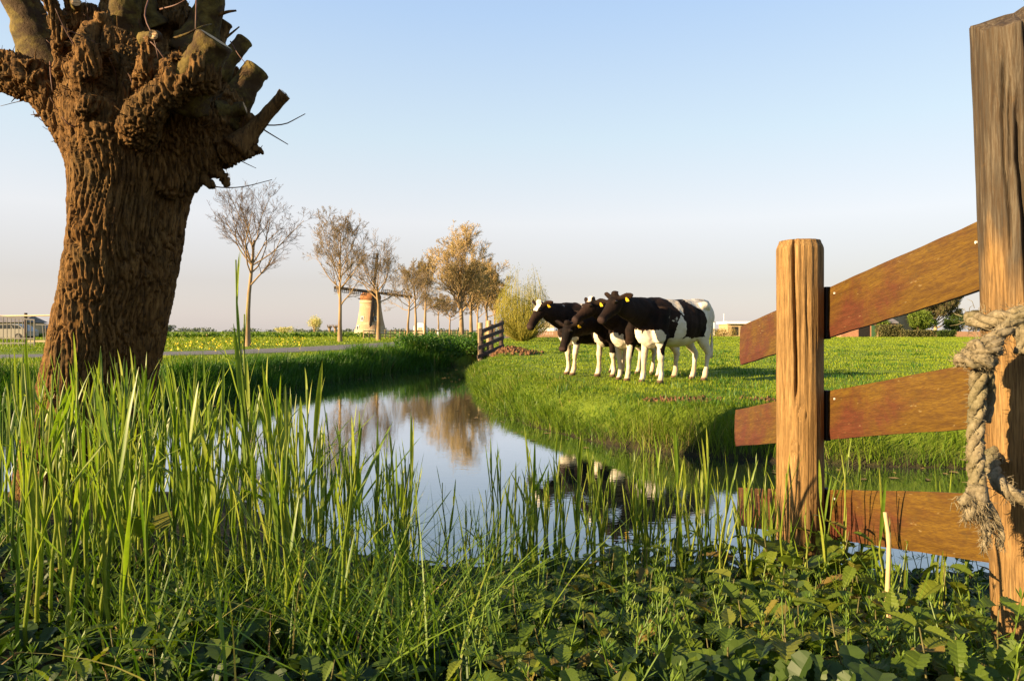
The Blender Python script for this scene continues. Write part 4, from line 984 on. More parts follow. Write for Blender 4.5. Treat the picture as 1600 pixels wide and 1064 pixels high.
def tree(name, label, px, Y, h, bole, rad, nlimb, spread, levels, mb_, mt, buds=None, bsize=.05, bfrac=1., group='roadside trees', minr=.006, seed=0, x=None, **kw):
    r = np.random.default_rng(seed+int(px)); x = (px-800)/F*Y if x is None else x
    root = thing(name, label, 'tree', (x, Y, gz(x, Y)-.05), 0, group)
    thick, thin, tips = grow(r, h, bole, rad, nlimb, spread, levels, **kw)
    e = MB()
    for i, (p, q) in enumerate(thick):
        V, Q = tubes(p, q, 10 if i == 0 else 6); e.add(V, [Q])
    e.obj('trunk', mb_, root, True)
    e = MB(); ti = []
    for p, q in thin:
        V, Q = tubes(p, np.maximum(q, minr), 4 if len(p) < 600 else 3); e.add(V, [Q]); ti.append(np.zeros(len(V)))
    if buds is not None:
        tp = tips[r.random(len(tips)) < bfrac]; tp = tp+r.normal(0, bsize*.6, tp.shape)
        V, ps, t_ = leafquads(tp, bsize*r.uniform(.5, 1.5, len(tp)), r.random(len(tp)), .6); e.add(V, ps, 1); ti.append(t_)
    e.obj('crown', [mt, buds] if buds is not None else [mt], root, False, {'tint': np.concatenate(ti)})
    return root
tb = M['tree_bark']
tree('bare_tree', 'tall bare spreading tree by the road, first right of the willow', 387, 36.5, 9.3, 3.3, .14, 14, 3.2, 4, tb, M['twigs_dark'], leader=False, up=.85, crook=.13, shape='fan', minr=.005, seed=5, ratio=.5)
tree('roadside_tree', 'tall oval budding tree immediately left of the windmill', 531, 55, 9.6, 2.9, .17, 20, 3.3, 4, tb, M['twigs_brown'], M['buds_brown'], .06, .07, up=.75, minr=.008, seed=2)
tree('roadside_tree', 'budding tree standing in front of the windmill tower', 591, 60, 7.7, 3.4, .20, 12, 3.4, 4, tb, M['twigs_brown'], M['buds_brown'], .05, .04, leader=False, up=.62, shape='fan', minr=.008, seed=3)
tree('roadside_tree', 'slim forked tree at the right tip of the windmill sail', 637, 68, 6.6, 2.9, .15, 8, 2.9, 4, tb, M['twigs_brown'], M['buds_brown'], .05, .12, leader=False, up=.55, shape='fan', minr=.006, seed=4)
tree('roadside_tree', 'slim upright budding tree left of the white shed', 650, 72, 7.4, 3.2, .17, 11, 2.3, 4, tb, M['twigs_brown'], M['buds_gold'], .08, .4, up=.8, minr=.010, seed=6)
tree('roadside_tree', 'upright budding tree touching the right side of the white shed', 664, 75, 7.7, 3.1, .18, 13, 2.5, 4, tb, M['twigs_brown'], M['buds_gold'], .08, .4, up=.8, minr=.010, seed=7)
tree('roadside_tree', 'small thin tree behind the white road marker', 685, 84, 6.0, 2.9, .13, 12, 2.1, 4, tb, M['twigs_brown'], M['buds_brown'], .07, .25, leader=False, shape='fan', minr=.010, seed=8)
tree('roadside_tree', 'small low forked tree left of the golden crowned tree', 703, 82, 5.2, 2.2, .13, 12, 2.2, 4, tb, M['twigs_brown'], M['buds_brown'], .07, .25, leader=False, shape='fan', minr=.010, seed=9)
tree('golden_tree', 'broadest golden brown crowned tree of the row with thick trunk', 721, 63, 7.2, 2.6, .26, 24, 3.8, 4, tb, M['twigs_gold'], M['buds_gold'], .09, .42, up=.85, minr=.013, seed=10, shape='round', ratio=.58)
tree('golden_tree', 'golden tree with curved trunk right of the broadest one', 736, 70, 6.6, 2.9, .24, 16, 3.0, 4, tb, M['twigs_gold'], M['buds_gold'], .09, .42, up=.85, minr=.013, seed=11, leader=False, shape='fan')
tree('golden_tree', 'rounded golden tree behind the dark dam fence', 760, 74, 6.4, 2.4, .2, 20, 3.1, 4, tb, M['twigs_gold'], M['buds_gold'], .09, .42, up=.85, minr=.013, seed=12, shape='round')
tree('golden_tree', 'thin golden tree left of the dark dam fence', 746, 92, 7.2, 2.6, .18, 20, 2.6, 4, tb, M['twigs_gold'], M['buds_gold'], .11, .5, up=.85, minr=.014, seed=13, shape='round')
tree('golden_tree', 'golden tree farthest back, seen over the dam fence', 772, 104, 7.6, 2.4, .18, 20, 2.7, 4, tb, M['twigs_gold'], M['buds_gold'], .12, .5, up=.85, minr=.015, seed=14, shape='round')
# osier bush: many rods from one stool
def osier(px, Y, h, w, n, label):
    r = np.random.default_rng(33); x = (px-800)/F*Y; root = thing('osier_bush', label, 'bush', (x, Y, gz(x, Y)-.03))
    a = r.uniform(0, 2*pi, n); s = np.sqrt(r.uniform(0, 1, n)); t = np.linspace(0, 1, 6)
    hh = h*r.uniform(.45, 1.0, n)*(1-.35*s**2)*(1+.14*np.sin(2*a+1)+.1*np.sin(5*a))
    out = w*s; P_ = np.zeros((n, 6, 3)); c = (np.sin(t[None]*2.2)/.95)*out[:, None]
    P_[..., 0] = np.cos(a)[:, None]*(c+.25*s[:, None]); P_[..., 1] = np.sin(a)[:, None]*(c+.25*s[:, None]); P_[..., 2] = t[None]*hh[:, None]
    P_ += r.normal(0, .04, P_.shape)*t[None, :, None]
    V, Q = tubes(P_, (.018*(1-.6*t))[None].repeat(n, 0), 4); e = MB(); e.add(V, [Q]); e.obj('stems', M['osier'], root)
    tp = P_[:, 1:].reshape(-1, 3); tp = np.concatenate([tp+r.normal(0, .16, tp.shape) for _ in range(6)])
    V, ps, ti = leafquads(tp, r.uniform(.06, .15, len(tp)), r.random(len(tp)), .3, 1.2)
    link('crown', mesh_np('osier_leaves', V, ps, [M['buds_osier']], attrs={'tint': ti}), root)
osier(816, 56, 5.6, 2.1, 560, 'rounded yellow green osier bush left of the cows')
# the small trees and shrubs far off on the left
def shrub(name, label, px, Y, h, w, mat, size, n, base=.0, cat='bush', stem=True, zoff=None, group=None):
    x = (px-800)/F*Y; root = thing(name, label, cat, (x, Y, gz(x, Y)), 0, group)
    if stem:
        e = MB(); r = np.random.default_rng(int(px))
        for k in range(5):
            a = r.uniform(0, 2*pi); e.tube(spline([(0, 0, -.1), (cos(a)*w*.15, sin(a)*w*.15, h*.35), (cos(a)*w*.35, sin(a)*w*.35, h*.75)], 8), np.linspace(.05*h**.6, .015*h**.6, 8), None, 6)
        e.obj('trunk', tb, root, True)
    cs, rs = [], []; r = np.random.default_rng(int(px)+1)
    for k in range(9):
        a = r.uniform(0, 2*pi); q = r.uniform(.1, .62)*w; z = base+(h-base)*r.uniform(.3, .78); cs.append((cos(a)*q, sin(a)*q, z)); rs.append((w*r.uniform(.32, .5), w*r.uniform(.32, .5), (h-base)*r.uniform(.2, .32)))
    blobs('crown', cs, rs, n/9, size, mat, None, None, parent=root)
    return root
shrub('blossom_tree', 'small pale blossoming round tree on the field edge left of the windmill', 492, 150, 4.2, 2.3, M['blossom'], .22, 2600, .8, 'tree')
for px, lb in ((515, 'small dark pollard stub right of the blossoming tree'), (524, 'smaller dark pollard stub nearer the tall oval tree')):
    Y = 150; x = (px-800)/F*Y; root = thing('pollard_stub', lb, 'tree', (x, Y, gz(x, Y)))
    e = MB(); e.tube([(0, 0, -.1), (0, 0, .9), (0, 0, 1.5)], [.22, .2, .35], None, 8); e.obj('trunk', tb, root, True)
    e = MB()
    for k in range(16): a = k*.39; e.tube([(0, 0, 1.4), (cos(a)*.4, sin(a)*.4, 1.7), (cos(a)*.6, sin(a)*.6, 2.0+.2*(k % 3))], [.07, .06, .03], None, 5)
    e.obj('crown', tb, root)
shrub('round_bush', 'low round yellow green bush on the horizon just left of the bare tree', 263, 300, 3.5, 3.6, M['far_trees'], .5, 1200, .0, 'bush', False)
shrub('yellow_bush', 'low bright yellow flowering bush on the horizon right of the bare tree', 446, 160, 1.9, 2.6, M['blossom'], .25, 1500, 0., 'bush', False)
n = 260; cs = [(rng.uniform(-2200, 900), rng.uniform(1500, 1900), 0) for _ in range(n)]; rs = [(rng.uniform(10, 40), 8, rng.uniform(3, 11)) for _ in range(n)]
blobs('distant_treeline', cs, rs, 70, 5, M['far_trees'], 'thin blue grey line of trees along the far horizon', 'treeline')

# ------------------------------------------------------------------ windmill
def PXW(px, py, Y): return P(px, py, Y)
WY = 205.; wx = (579-800)/F*WY; wz = gz(wx, WY)
mill = thing('windmill', 'brick tower windmill with dark sails beyond the roadside trees', 'windmill', (wx, WY, wz))
e = MB(); hgt = np.array([0, .6, 2.2, 4.5, 7, 9, 10.2]); rd_ = np.array([4.25, 4.1, 3.65, 3.2, 2.85, 2.65, 2.6])*1.17
e.tube(np.column_stack([0*hgt, 0*hgt, hgt]), rd_, None, 40); e.obj('tower', M['millbrick'], mill)
e = MB(); e.tube([(0, 0, 9.35), (0, 0, 10.0)], [3.25, 3.2], None, 40); e.obj('cornice_band', M['cream'], mill)
e = MB(); e.tube([(0, 0, -.1), (0, 0, 1.5)], [5.06, 4.6], None, 40); e.obj('limewashed_base', M['cream'], mill)
sdx = np.array([.42, -.908]); sdx = sdx/np.linalg.norm(sdx)        # the cap looks to the right and towards us
ang = math.atan2(sdx[1], sdx[0]); cx_, sx_ = cos(ang), sin(ang)
def cap_pt(u, v, z): return np.array([u*cx_-v*sx_, u*sx_+v*cx_, z])
e = MB(); us = np.linspace(-3.4, 3.3, 14)
e.tube(np.array([cap_pt(u, 0, 10.2+.75) for u in us]), 3.1*np.clip(1-(np.abs(us)/3.9)**2.6, .1, 1), 2.3*np.clip(1-(np.abs(us)/4.0)**2, .15, 1), 24, side=cap_pt(0, 1, 0))
e.obj('cap', M['thatch'], mill, True)
e = MB()
e.bar(cap_pt(-3.2, 0, 11.3), cap_pt(-6.2, 0, 1.2), .28, .28); e.bar(cap_pt(-1.5, 2.2, 10.5), cap_pt(-5.6, .2, 3.2), .2, .2); e.bar(cap_pt(-1.5, -2.2, 10.5), cap_pt(-5.6, -.2, 3.2), .2, .2)
e.bar(cap_pt(-1.2, -3.4, 10.6), cap_pt(-1.2, 3.4, 10.6), .28, .28)
e.obj('tail_pole', M['sail'], mill)
hub = cap_pt(4.0, 0, 12.35)
e = MB(); e.tube(np.array([cap_pt(1.5, 0, 11.9), cap_pt(3.4, 0, 12.25), hub, cap_pt(4.4, 0, 12.45)]), [.3, .42, .55, .35], None, 12); e.obj('windshaft', M['sail'], mill)
for k in range(4):
    # sails turned a little past the upright cross
    an = R(-5.5)+k*pi/2; dr = cap_pt(0, -sin(an), 0)*1+np.array([0, 0, cos(an)]); dl = np.cross(cap_pt(1, 0, 0), dr)
    off = cap_pt(.25 if k % 2 else -.1, 0, 0); L = 11.6
    e = MB(); e.bar(hub+off, hub+off+dr*L, .6, .5, up=cap_pt(1, 0, 0)); sa = e.obj('sail', M['sail'], mill)
    e = MB()
    for j in range(17):
        q = 2.2+j*(L-2.3)/16; e.bar(hub+off+dr*q-dl*.35, hub+off+dr*q+dl*1.15, .13, .12, up=cap_pt(1, 0, 0))
    for w in (-.35, .4, .78, 1.15): e.bar(hub+off+dr*2.2+dl*w, hub+off+dr*(L-.1)+dl*w, .14, .1, up=cap_pt(1, 0, 0))
    e.obj('sail_lattice', M['sail'], sa)
def on_tower(az_, z):
    r_ = np.interp(z, hgt, rd_); return np.array([sin(az_)*r_, -cos(az_)*r_, z]), np.array([sin(az_), -cos(az_), .12])
for az_, z, w, h, nm in ((R(34), 4.6, .7, 1.1, 'window'), (R(-28), 4.6, .7, 1.1, 'window'), (R(20), 7.3, .6, .9, 'window'), (R(40), 1.35, 1.1, 2.2, 'door'), (R(-45), 1.9, .8, 1.1, 'window')):
    c, nn = on_tower(az_, z); t_ = np.array([cos(az_), sin(az_), 0]); u_ = np.cross(t_, -nn); rot = np.stack([t_, nn/np.linalg.norm(nn), u_/np.linalg.norm(u_)], 1)
    e = MB(); e.box(c, (w+.25, .3, h+.25), 0, rot); f_ = e.obj(nm, M['white'] if nm == 'window' else M['sail'], mill)
    e = MB(); e.box(c+nn*.12, (w, .14, h), 0, rot); e.obj('pane' if nm == 'window' else 'leaf', M['glass'], f_)

# ------------------------------------------------------------------ pale fence, shed, marker post, dam fence
def railfence(name, label, pts, nposts, h, rails, mat, rw=.1, pw=.1, group=None):
    pts = np.array(pts, float); c = pts[0]; root = thing(name, label, 'fence', (c[0], c[1], gz(c[0], c[1])), 0, group)
    sg = np.concatenate([[0], np.cumsum(np.hypot(*np.diff(pts, axis=0).T))]); s_ = np.linspace(0, sg[-1], nposts)
    xs, ys = np.interp(s_, sg, pts[:, 0]), np.interp(s_, sg, pts[:, 1]); z0 = gz(c[0], c[1])
    pm = None
    for x, y in zip(xs, ys):
        if pm is None:
            e = MB(); e.box((0, 0, h/2-.15), (pw, pw, h+.35)); pm = e.mesh('fence_post_pale', [mat])
        o = link('post', pm, root); o.location = (x-c[0], y-c[1], gz(x, y)-z0)
    for z in rails:
        for k in range(nposts-1):
            e = MB(); a = np.array([xs[k]-c[0], ys[k]-c[1]-pw*.5-.012, gz(xs[k], ys[k])-z0+z]); b = np.array([xs[k+1]-c[0], ys[k+1]-c[1]-pw*.5-.012, gz(xs[k+1], ys[k+1])-z0+z])
            e.bar(a, b, .025, rw); e.obj('rail', mat, root)
    return root
def gp(px, Y): return ((px-800)/F*Y, Y)
railfence('rail_fence', 'low pale wooden rail fence along the field below the windmill', [gp(568, 74), gp(612, 76), gp(660, 79)], 13, .95, (.25, .55, .86), M['palewood'], .09)
railfence('rail_fence', 'low pale rail fence running on behind the golden trees', [gp(664, 82), gp(712, 86), gp(760, 90)], 13, 1.0, (.3, .6, .9), M['palewood'], .10)
Y = 150; c = P(657, 519, Y); shed = thing('white_shed', 'small round topped white shed between two slim trees', 'shed', (c[0], Y, gz(c[0], Y)))
e = MB(); prof = [(-1.45, 0), (-1.45, 1.3), (-1.2, 2.1), (-.7, 2.6), (0, 2.75), (.7, 2.6), (1.2, 2.1), (1.45, 1.3), (1.45, 0)]
k = len(prof); fr = np.array([(a, -1.5, b) for a, b in prof]); bk = np.array([(a, 1.5, b) for a, b in prof])
e.add(np.concatenate([fr, bk]), [[list(range(k))[::-1]], [list(range(k, 2*k))], [[i, i+1, i+1+k, i+k] for i in range(k-1)]]); e.obj('wall', M['white'], shed)
e = MB(); e.box((.1, -1.53, .85), (.8, .06, 1.7)); e.obj('door', M['cream'], shed)
Y = 60; c = P(684, 530, Y); mk = thing('marker_post', 'white roadside marker post with dark band, left of the golden trees', 'post', (c[0], Y, gz(c[0], Y)))
e = MB(); e.box((0, 0, .42), (.13, .1, 1.1)); e.obj('shaft', M['white'], mk); e = MB(); e.box((0, -.002, .86), (.136, .106, .14)); e.obj('reflector_band', M['darksteel'], mk)
# dark fence on the dam: boards fall towards the water like the near ones
a_, b_ = np.array([(746-800)/F*23.6, 23.6]), np.array([(788-800)/F*25.6, 25.6])
dam = thing('dam_fence', 'dark sloping four board fence at the far end of the ditch', 'fence', (b_[0], b_[1], gz(*b_)))
D0 = np.array(dam.location); dv = np.append(a_-b_, 0); nrm = np.array([-dv[1], dv[0], 0]); nrm /= np.linalg.norm(nrm); nrm = nrm if nrm[1] > 0 else -nrm
def dz_(py, Y): return HC-(py-518)/F*Y
for (pyl, pyr, pxl) in ((518, 504.5, 752), (530, 516, 750), (544, 527, 747), (558, 540, 746)):
    l = np.array([(pxl-800)/F*23.6, 23.6, dz_(pyl, 23.6)]); r_ = np.array([(787-800)/F*25.6, 25.6, dz_(pyr, 25.6)])
    e = MB(); e.bar(l-D0, r_-D0, .035, .135); e.obj('board', M['darkwood'], dam)
for f, top in ((.04, .30), (.42, .18), (.80, .0)):
    q = b_+(a_-b_)*f; zt = 1.55-.25*f+top*.4; e = MB(); c = np.append(q, 0)+nrm*.09
    e.tube([tuple(np.array([c[0], c[1], -.1])-D0), tuple(np.array([c[0], c[1], zt])-D0)], .085, None, 12); e.obj('post', M['darkwood'], dam)
for f in (.18, .5):
    q = b_+(a_-b_)*f; c = np.append(q, 0)+nrm*.45; e = MB(); e.tube([tuple(np.array([c[0], c[1], .2])-D0), tuple(np.array([c[0], c[1], 1.72-.3*f])-D0)], .09, None, 12)
    e.obj('rear_post', M['palewood'], dam)
# clods of the spoil heap
e = MB(); t_ = []
for k in range(420):
    x, y = rng.normal(-.05, .5), rng.normal(23.9, .7)
    if inside(np.array([x]), np.array([y]))[0]: continue
    s_ = rng.uniform(.02, .09); v = rng.normal(size=(6, 3)); v /= np.linalg.norm(v, axis=1)[:, None]
    ct = np.array([x, y, gz(x, y)+s_*.3]); o8 = np.array([(1,0,0),(-1,0,0),(0,1,0),(0,-1,0),(0,0,1),(0,0,-1)])*s_*rng.uniform(.6, 1.3, (6, 1))+ct+v*s_*.2
    e.add(o8, [[[0,2,4],[2,1,4],[1,3,4],[3,0,4],[2,0,5],[1,2,5],[3,1,5],[0,3,5]]])
M['soil'] = plain('dry_soil', (.12, .062, .030), .95, .4, 5, .1, .5)
tag(e.obj('soil_clods', M['soil']), 'reddish clods of dug soil heaped beside the dam fence', 'soil', kind='stuff')
e = MB()
for k in range(900):
    x = rng.uniform(1.4, 6.3); y = 7.95-.07*(x-3)+rng.normal(0, .2)
    if soil_mask(np.array([x]), np.array([y]))[0] < .3: continue
    s_ = rng.uniform(.008, .035); ct = np.array([x, y, gz(x, y)+s_*.3])
    o8 = np.array([(1,0,0),(-1,0,0),(0,1,0),(0,-1,0),(0,0,.8),(0,0,-1)])*s_*rng.uniform(.5, 1.4, (6, 1))+ct+rng.normal(0, s_*.15, (6, 3))
    e.add(o8, [[[0,2,4],[2,1,4],[1,3,4],[3,0,4],[2,0,5],[1,2,5],[3,1,5],[0,3,5]]])
tag(e.obj('trodden_clods', M['soil']), 'reddish trodden clods along the bare edge of the pasture bank', 'soil', kind='stuff')

# ------------------------------------------------------------------ left edge: bridge gate, barrier pole, car, barn
Y = 37.; c = P(54, 540, Y); gate = thing('bar_gate', 'grey metal gate of upright bars at the left edge by the road', 'gate', (c[0], Y, gz(c[0], Y)))
G0 = np.array(gate.location)
def gpt(px, py, Y_=Y): return P(px, py, Y_)-G0
e = MB(); e.bar(gpt(-60, 488), gpt(54.5, 500), .06, .07); e.obj('top_rail', M['darksteel'], gate)
e = MB(); e.bar(gpt(-60, 528), gpt(54.5, 529), .05, .05); e.obj('mid_rail', M['steel'], gate)
e = MB(); e.bar(gpt(-60, 537), gpt(54.5, 536), .05, .05); e.obj('bottom_rail', M['steel'], gate)
for k in range(18):
    px = 53.5-k*6.1; tp = 500-(54.5-px)*.105; e = MB(); e.tube([gpt(px, tp), gpt(px, 541)], .022 if k else .04, None, 6); e.obj('bar', M['steel'], gate)
Y2 = 41.; c = P(40, 542, Y2); bar = thing('barrier_pole', 'pale horizontal barrier pole on a dark post behind the bar gate', 'barrier', (c[0], Y2, gz(c[0], Y2)))
B0 = np.array(bar.location)
e = MB(); e.tube([(0, 0, -.1), (0, 0, P(40, 489, Y2)[2]-B0[2])], .085, None, 10); e.obj('post', M['darkwood'], bar)
e = MB(); e.tube([P(-80, 495, Y2)-B0-np.array([0, .13, 0]), P(150, 492, Y2)-B0-np.array([0, .13, 0])], .05, None, 8); e.obj('pole', M['pole'], bar)
Y3 = 44.; c = P(66, 540, Y3); g2 = thing('short_gate', 'short dark topped gate section left of the willow trunk', 'gate', (c[0], Y3, gz(c[0], Y3)))
B0 = np.array(g2.location)
e = MB(); e.bar(P(56, 507, Y3)-B0, P(130, 509, Y3)-B0, .06, .07); e.obj('top_rail', M['darksteel'], g2)
for px in (66, 71, 76, 84, 92, 100, 110, 120): e = MB(); e.tube([P(px, 508, Y3)-B0, P(px+(3 if px == 66 else 0), 537, Y3)-B0], .028, None, 6); e.obj('bar', M['steel'], g2)
e = MB(); e.bar(P(40, 533, Y3)-B0, P(120, 533, Y3)-B0, .05, .12); e.obj('kerb_board', M['cream'], g2)
# parked car seen through the gate
Yc = 62.; c = P(14, 532, Yc); car = thing('parked_car', 'beige car parked behind the bar gate at the left edge', 'car', (c[0], Yc, gz(c[0], Yc)), R(4))
prof = [(-2.1, .35), (-2.15, .75), (-2.0, .95), (-1.25, 1.02), (-.7, 1.45), (.6, 1.5), (1.35, 1.4), (1.9, 1.0), (2.1, .85), (2.12, .4), (1.7, .28), (-1.8, .28)]
k = len(prof); e = MB(); V = []
for y, sc in ((-.82, .97), (-.78, 1), (.78, 1), (.82, .97)): V += [(a*sc, y, b if b < 1 else 1+(b-1)*sc) for a, b in prof]
e.add(V, [[list(range(k))], [list(range(4*k-1, 3*k-1, -1))], [[j*k+i, (j+1)*k+i, (j+1)*k+(i+1) % k, j*k+(i+1) % k] for j in range(3) for i in range(k)]]); e.obj('body', M['carpaint'], car)
for xs in ([(-1.05, 1.06), (-.62, 1.38), (-.08, 1.41), (-.08, 1.06)], [(.0, 1.06), (.0, 1.41), (.6, 1.43), (.75, 1.06)], [(.84, 1.06), (.7, 1.42), (1.25, 1.35), (1.6, 1.06)]):
    e = MB(); V = [(a, -.835, b) for a, b in xs]+[(a, -.80, b) for a, b in xs]; e.add(V, [[[0, 1, 2, 3]], [[7, 6, 5, 4]], [[i, i+4, (i+1) % 4+4, (i+1) % 4] for i in range(4)]]); e.obj('window', M['glass'], car)
for x in (-1.35, 1.3):
    for y in (-.74, .74):
        e = MB(); e.tube([(x, y-.1, .32), (x, y+.1, .32)], .32, None, 20); w_ = e.obj('wheel', M['rubber'], car)
        e = MB(); e.tube([(x, y-.115, .32), (x, y+.115, .32)], .19, None, 14); e.obj('rim', M['steel'], w_)
# long low barn with curved roof and red brick wall
Yb = 95.; c = P(52, 527, Yb); barn = thing('low_barn', 'low red brick barn with curved grey roof behind the gate', 'barn', (c[0], Yb, gz(c[0], Yb)))
e = MB(); e.box((-1.5, 0, .55), (5.2, 4, 1.3)); e.obj('wall', M['brick'], barn)
e = MB(); th = np.linspace(0, pi, 13); pr = np.column_stack([-1.5+2.75*np.cos(th), 1.18+1.0*np.sin(th)]); k = len(pr)
e.add([(a, -2.2, b) for a, b in pr]+[(a, 2.2, b) for a, b in pr], [[list(range(k))[::-1]], [list(range(k, 2*k))], [[i, i+1, i+1+k, i+k] for i in range(k-1)]]); e.obj('roof', M['roof'], barn, True)
for x in (-3.2, -2.2, -1.2, -.2): e = MB(); e.box((x, -2.03, .62), (.6, .08, .55)); e.obj('window', M['glass'], barn)
c = P(10, 524, 88); hs_ = thing('low_house', 'low pale house with dark windows behind the parked car', 'house', (c[0], 88, gz(c[0], 88)))
e = MB(); e.box((0, 0, .9), (7, 4, 2.1)); e.obj('wall', M['cream'], hs_)
e = MB(); e.add([(-3.8, -2.4, 1.98), (3.8, -2.4, 1.98), (3.8, 2.4, 1.98), (-3.8, 2.4, 1.98), (-3.4, 0, 2.9), (3.4, 0, 2.9)], [[[0, 1, 5, 4], [2, 3, 4, 5], [3, 2, 1, 0]], [[1, 2, 5], [3, 0, 4]]]); e.obj('roof', M['roof'], hs_)
for x in np.arange(-2.9, 3, .95):
    e = MB(); e.box((x, -2.03, 1.25), (.62, .1, .8)); w_ = e.obj('window', M['white'], hs_); e = MB(); e.box((x, -2.07, 1.25), (.5, .06, .66)); e.obj('pane', M['glass'], w_)

# ------------------------------------------------------------------ farm on the right
def house(name, label, px, Y, L, Wd, wall, ridge, mats, rz=0, openings=(), cat='house', ov=.25):
    c = P(px, 526, Y); root = thing(name, label, cat, (c[0], Y, gz(c[0], Y)), rz)
    e = MB(); l, w = L/2, Wd/2
    e.add([(-l, -w, -.2), (l, -w, -.2), (l, w, -.2), (-l, w, -.2), (-l, -w, wall), (l, -w, wall), (l, w, wall), (-l, w, wall), (-l, 0, ridge), (l, 0, ridge)],
          [[[0, 1, 5, 4], [2, 3, 7, 6]], [[1, 2, 6, 9, 5], [3, 0, 4, 8, 7]]]); e.obj('wall', mats[0], root)
    e = MB(); k = (ridge-wall)/w; z0 = wall-ov*k
    for sg in (-1, 1):
        a = np.array([(-l-ov, sg*(w+ov), z0), (l+ov, sg*(w+ov), z0), (l+ov, 0, ridge+.02), (-l-ov, 0, ridge+.02)]); b = a+np.array([0, 0, .16])
        f = [[0, 1, 2, 3], [7, 6, 5, 4], [0, 4, 5, 1], [1, 5, 6, 2], [2, 6, 7, 3], [3, 7, 4, 0]]
        e.add(np.concatenate([a, b+np.array([0, sg*.002, 0])]), [f])
    e.obj('roof', mats[1], root)
    for nm, x, y, z, sx, sz, face, m, pm in openings:
        d = {'front': (0, -w), 'left': (-l, 0), 'right': (l, 0)}[face]
        e = MB(); e.box((d[0] if face != 'front' else x, d[1] if face == 'front' else y, z), (sx, .12, sz) if face == 'front' else (.12, sx, sz)); f_ = e.obj(nm, m, root)
        if pm is not None:
            e = MB(); e.box(((d[0]*1.0 if face != 'front' else x), d[1]-.03 if face == 'front' else y, z), (sx*.8, .12, sz*.82) if face == 'front' else (.18, sx*.8, sz*.82)); e.obj('pane', pm, f_)
    return root
house('brick_garage', 'low brick garage with dark opening and green door at the field edge', 1344, 104, 8.2, 5, 2.1, 3.0, (M['brick'], M['roof']), 0,
      [('opening', -.7, 0, .85, 1.6, 2.0, 'front', M['black'], None), ('garage_door', 1.6, 0, .8, 2.4, 1.9, 'front', M['green_door'], None)], 'garage')
house('farmhouse', 'cream gabled farmhouse with grey roof behind the green hedge', 1391, 114, 6.0, 9.5, 2.9, 5.6, (M['cream'], M['roof']), R(-62),
      [('window', 0, -2, 1.6, 1.2, 1.3, 'left', M['white'], M['glass']), ('window', 0, 1.8, 1.6, 1.2, 1.3, 'left', M['white'], M['glass']), ('window', 0, 0, 3.9, 1.0, 1.0, 'left', M['white'], M['glass']), ('window', 0, 0, 1.5, 1.2, 1.2, 'front', M['white'], M['glass'])])
def hedge(label, px0, px1, Y, h, mat, size=.2, n=1400, dy=1.0, cat='hedge'):
    x0, x1 = (px0-800)/F*Y, (px1-800)/F*Y; root = thing('hedge', label, cat, ((x0+x1)/2, Y, gz((x0+x1)/2, Y)))
    w = (x1-x0)/2; V = np.column_stack([rng.uniform(-w, w, n), rng.uniform(-dy/2, dy/2, n), h*rng.uniform(0, 1, n)**.8]); V[:, 2] *= 1+.12*fbm(V*.8, 2)
    V, ps, ti = leafquads(V, size*rng.uniform(.6, 1.4, n), np.clip(rng.normal(.5, .25, n), 0, 1), .7)
    link('foliage', mesh_np('hedge_leaves', V, ps, [mat], attrs={'tint': ti}), root)
    e = MB(); k = max(2, int(w/.8))
    for q in np.linspace(-w*.95, w*.95, k): e.tube([(q, 0, -.1), (q+.05, 0, h*.8)], [.06, .03], None, 5)
    e.obj('stems', tb, root)
hedge('clipped bright green hedge block before the farmhouse gable', 1370, 1388, 101, 2.3, M['leaf_bright'], .22, 1500, 1.4)
hedge('loose olive hedge between the green door and the large tree', 1371, 1408, 99, 1.65, M['leaf_olive'], .22, 2600, 1.6)
hedge('low brown olive hedge under the round green bush', 1406, 1466, 98, .95, M['leaf_olive'], .2, 2600, 1.2)
hedge('dark low hedge left of the red brown board fence', 1462, 1492, 97.5, .9, M['leaf_dark'], .2, 1500, 1.2)
def board_fence(label, px0, px1, Y, h, pitch, mat):
    x0, x1 = (px0-800)/F*Y, (px1-800)/F*Y; root = thing('board_fence', label, 'fence', (x0, Y, gz(x0, Y)))
    e = MB(); e.box((0, 0, h/2-.05), (pitch-.03, .03, h)); bm = e.mesh('fence_board', [mat]); n = int((x1-x0)/pitch)
    for k in range(n):
        o = link('board', bm, root); o.location = ((k+.5)*pitch, 0, rng.uniform(-.03, .03))
    e = MB(); e.bar((0, .04, .3), (x1-x0, .04, .3), .04, .08); e.bar((0, .04, h-.25), (x1-x0, .04, h-.25), .04, .08); e.obj('rails', mat, root)
board_fence('low red brown upright board fence at the right edge of the far field', 1490, 1575, 100, .85, .22, M['plank_fence'])
board_fence('low brown board fence on the field edge behind the leftmost cow', 790, 884, 96, .95, .22, M['plank_fence'])
shrub('round_green_tree', 'rounded bright green tree right of the farmhouse', 1436, 106, 4.5, 2.6, M['leaf_bright'], .26, 5200, .2, 'tree')
tree('tall_tree', 'tallest brown olive tree with pale trunk behind the round green tree', 1462, 112, 6.6, 1.4, .3, 26, 3.9, 4, M['palewood'], M['twigs_brown'], M['leaf_olive'], .2, 1., group='trees by the farm', minr=.02, seed=21, shape='round', leader=False)
shrub('dark_tree', 'dark green tree right of the tall pale trunked tree', 1490, 108, 3.6, 1.9, M['leaf_dark'], .25, 3200, .1, 'tree', group='trees by the farm')
shrub('spreading_tree', 'low spreading olive tree beside the weathered post', 1532, 112, 3.5, 3.3, M['leaf_olive'], .22, 3200, .3, 'tree', group='trees by the farm')
shrub('grey_tree', 'hazy grey green tree behind the farmhouse roof', 1420, 150, 6.2, 3.5, M['leaf_olive'], .3, 2600, .3, 'tree', group='trees by the farm')
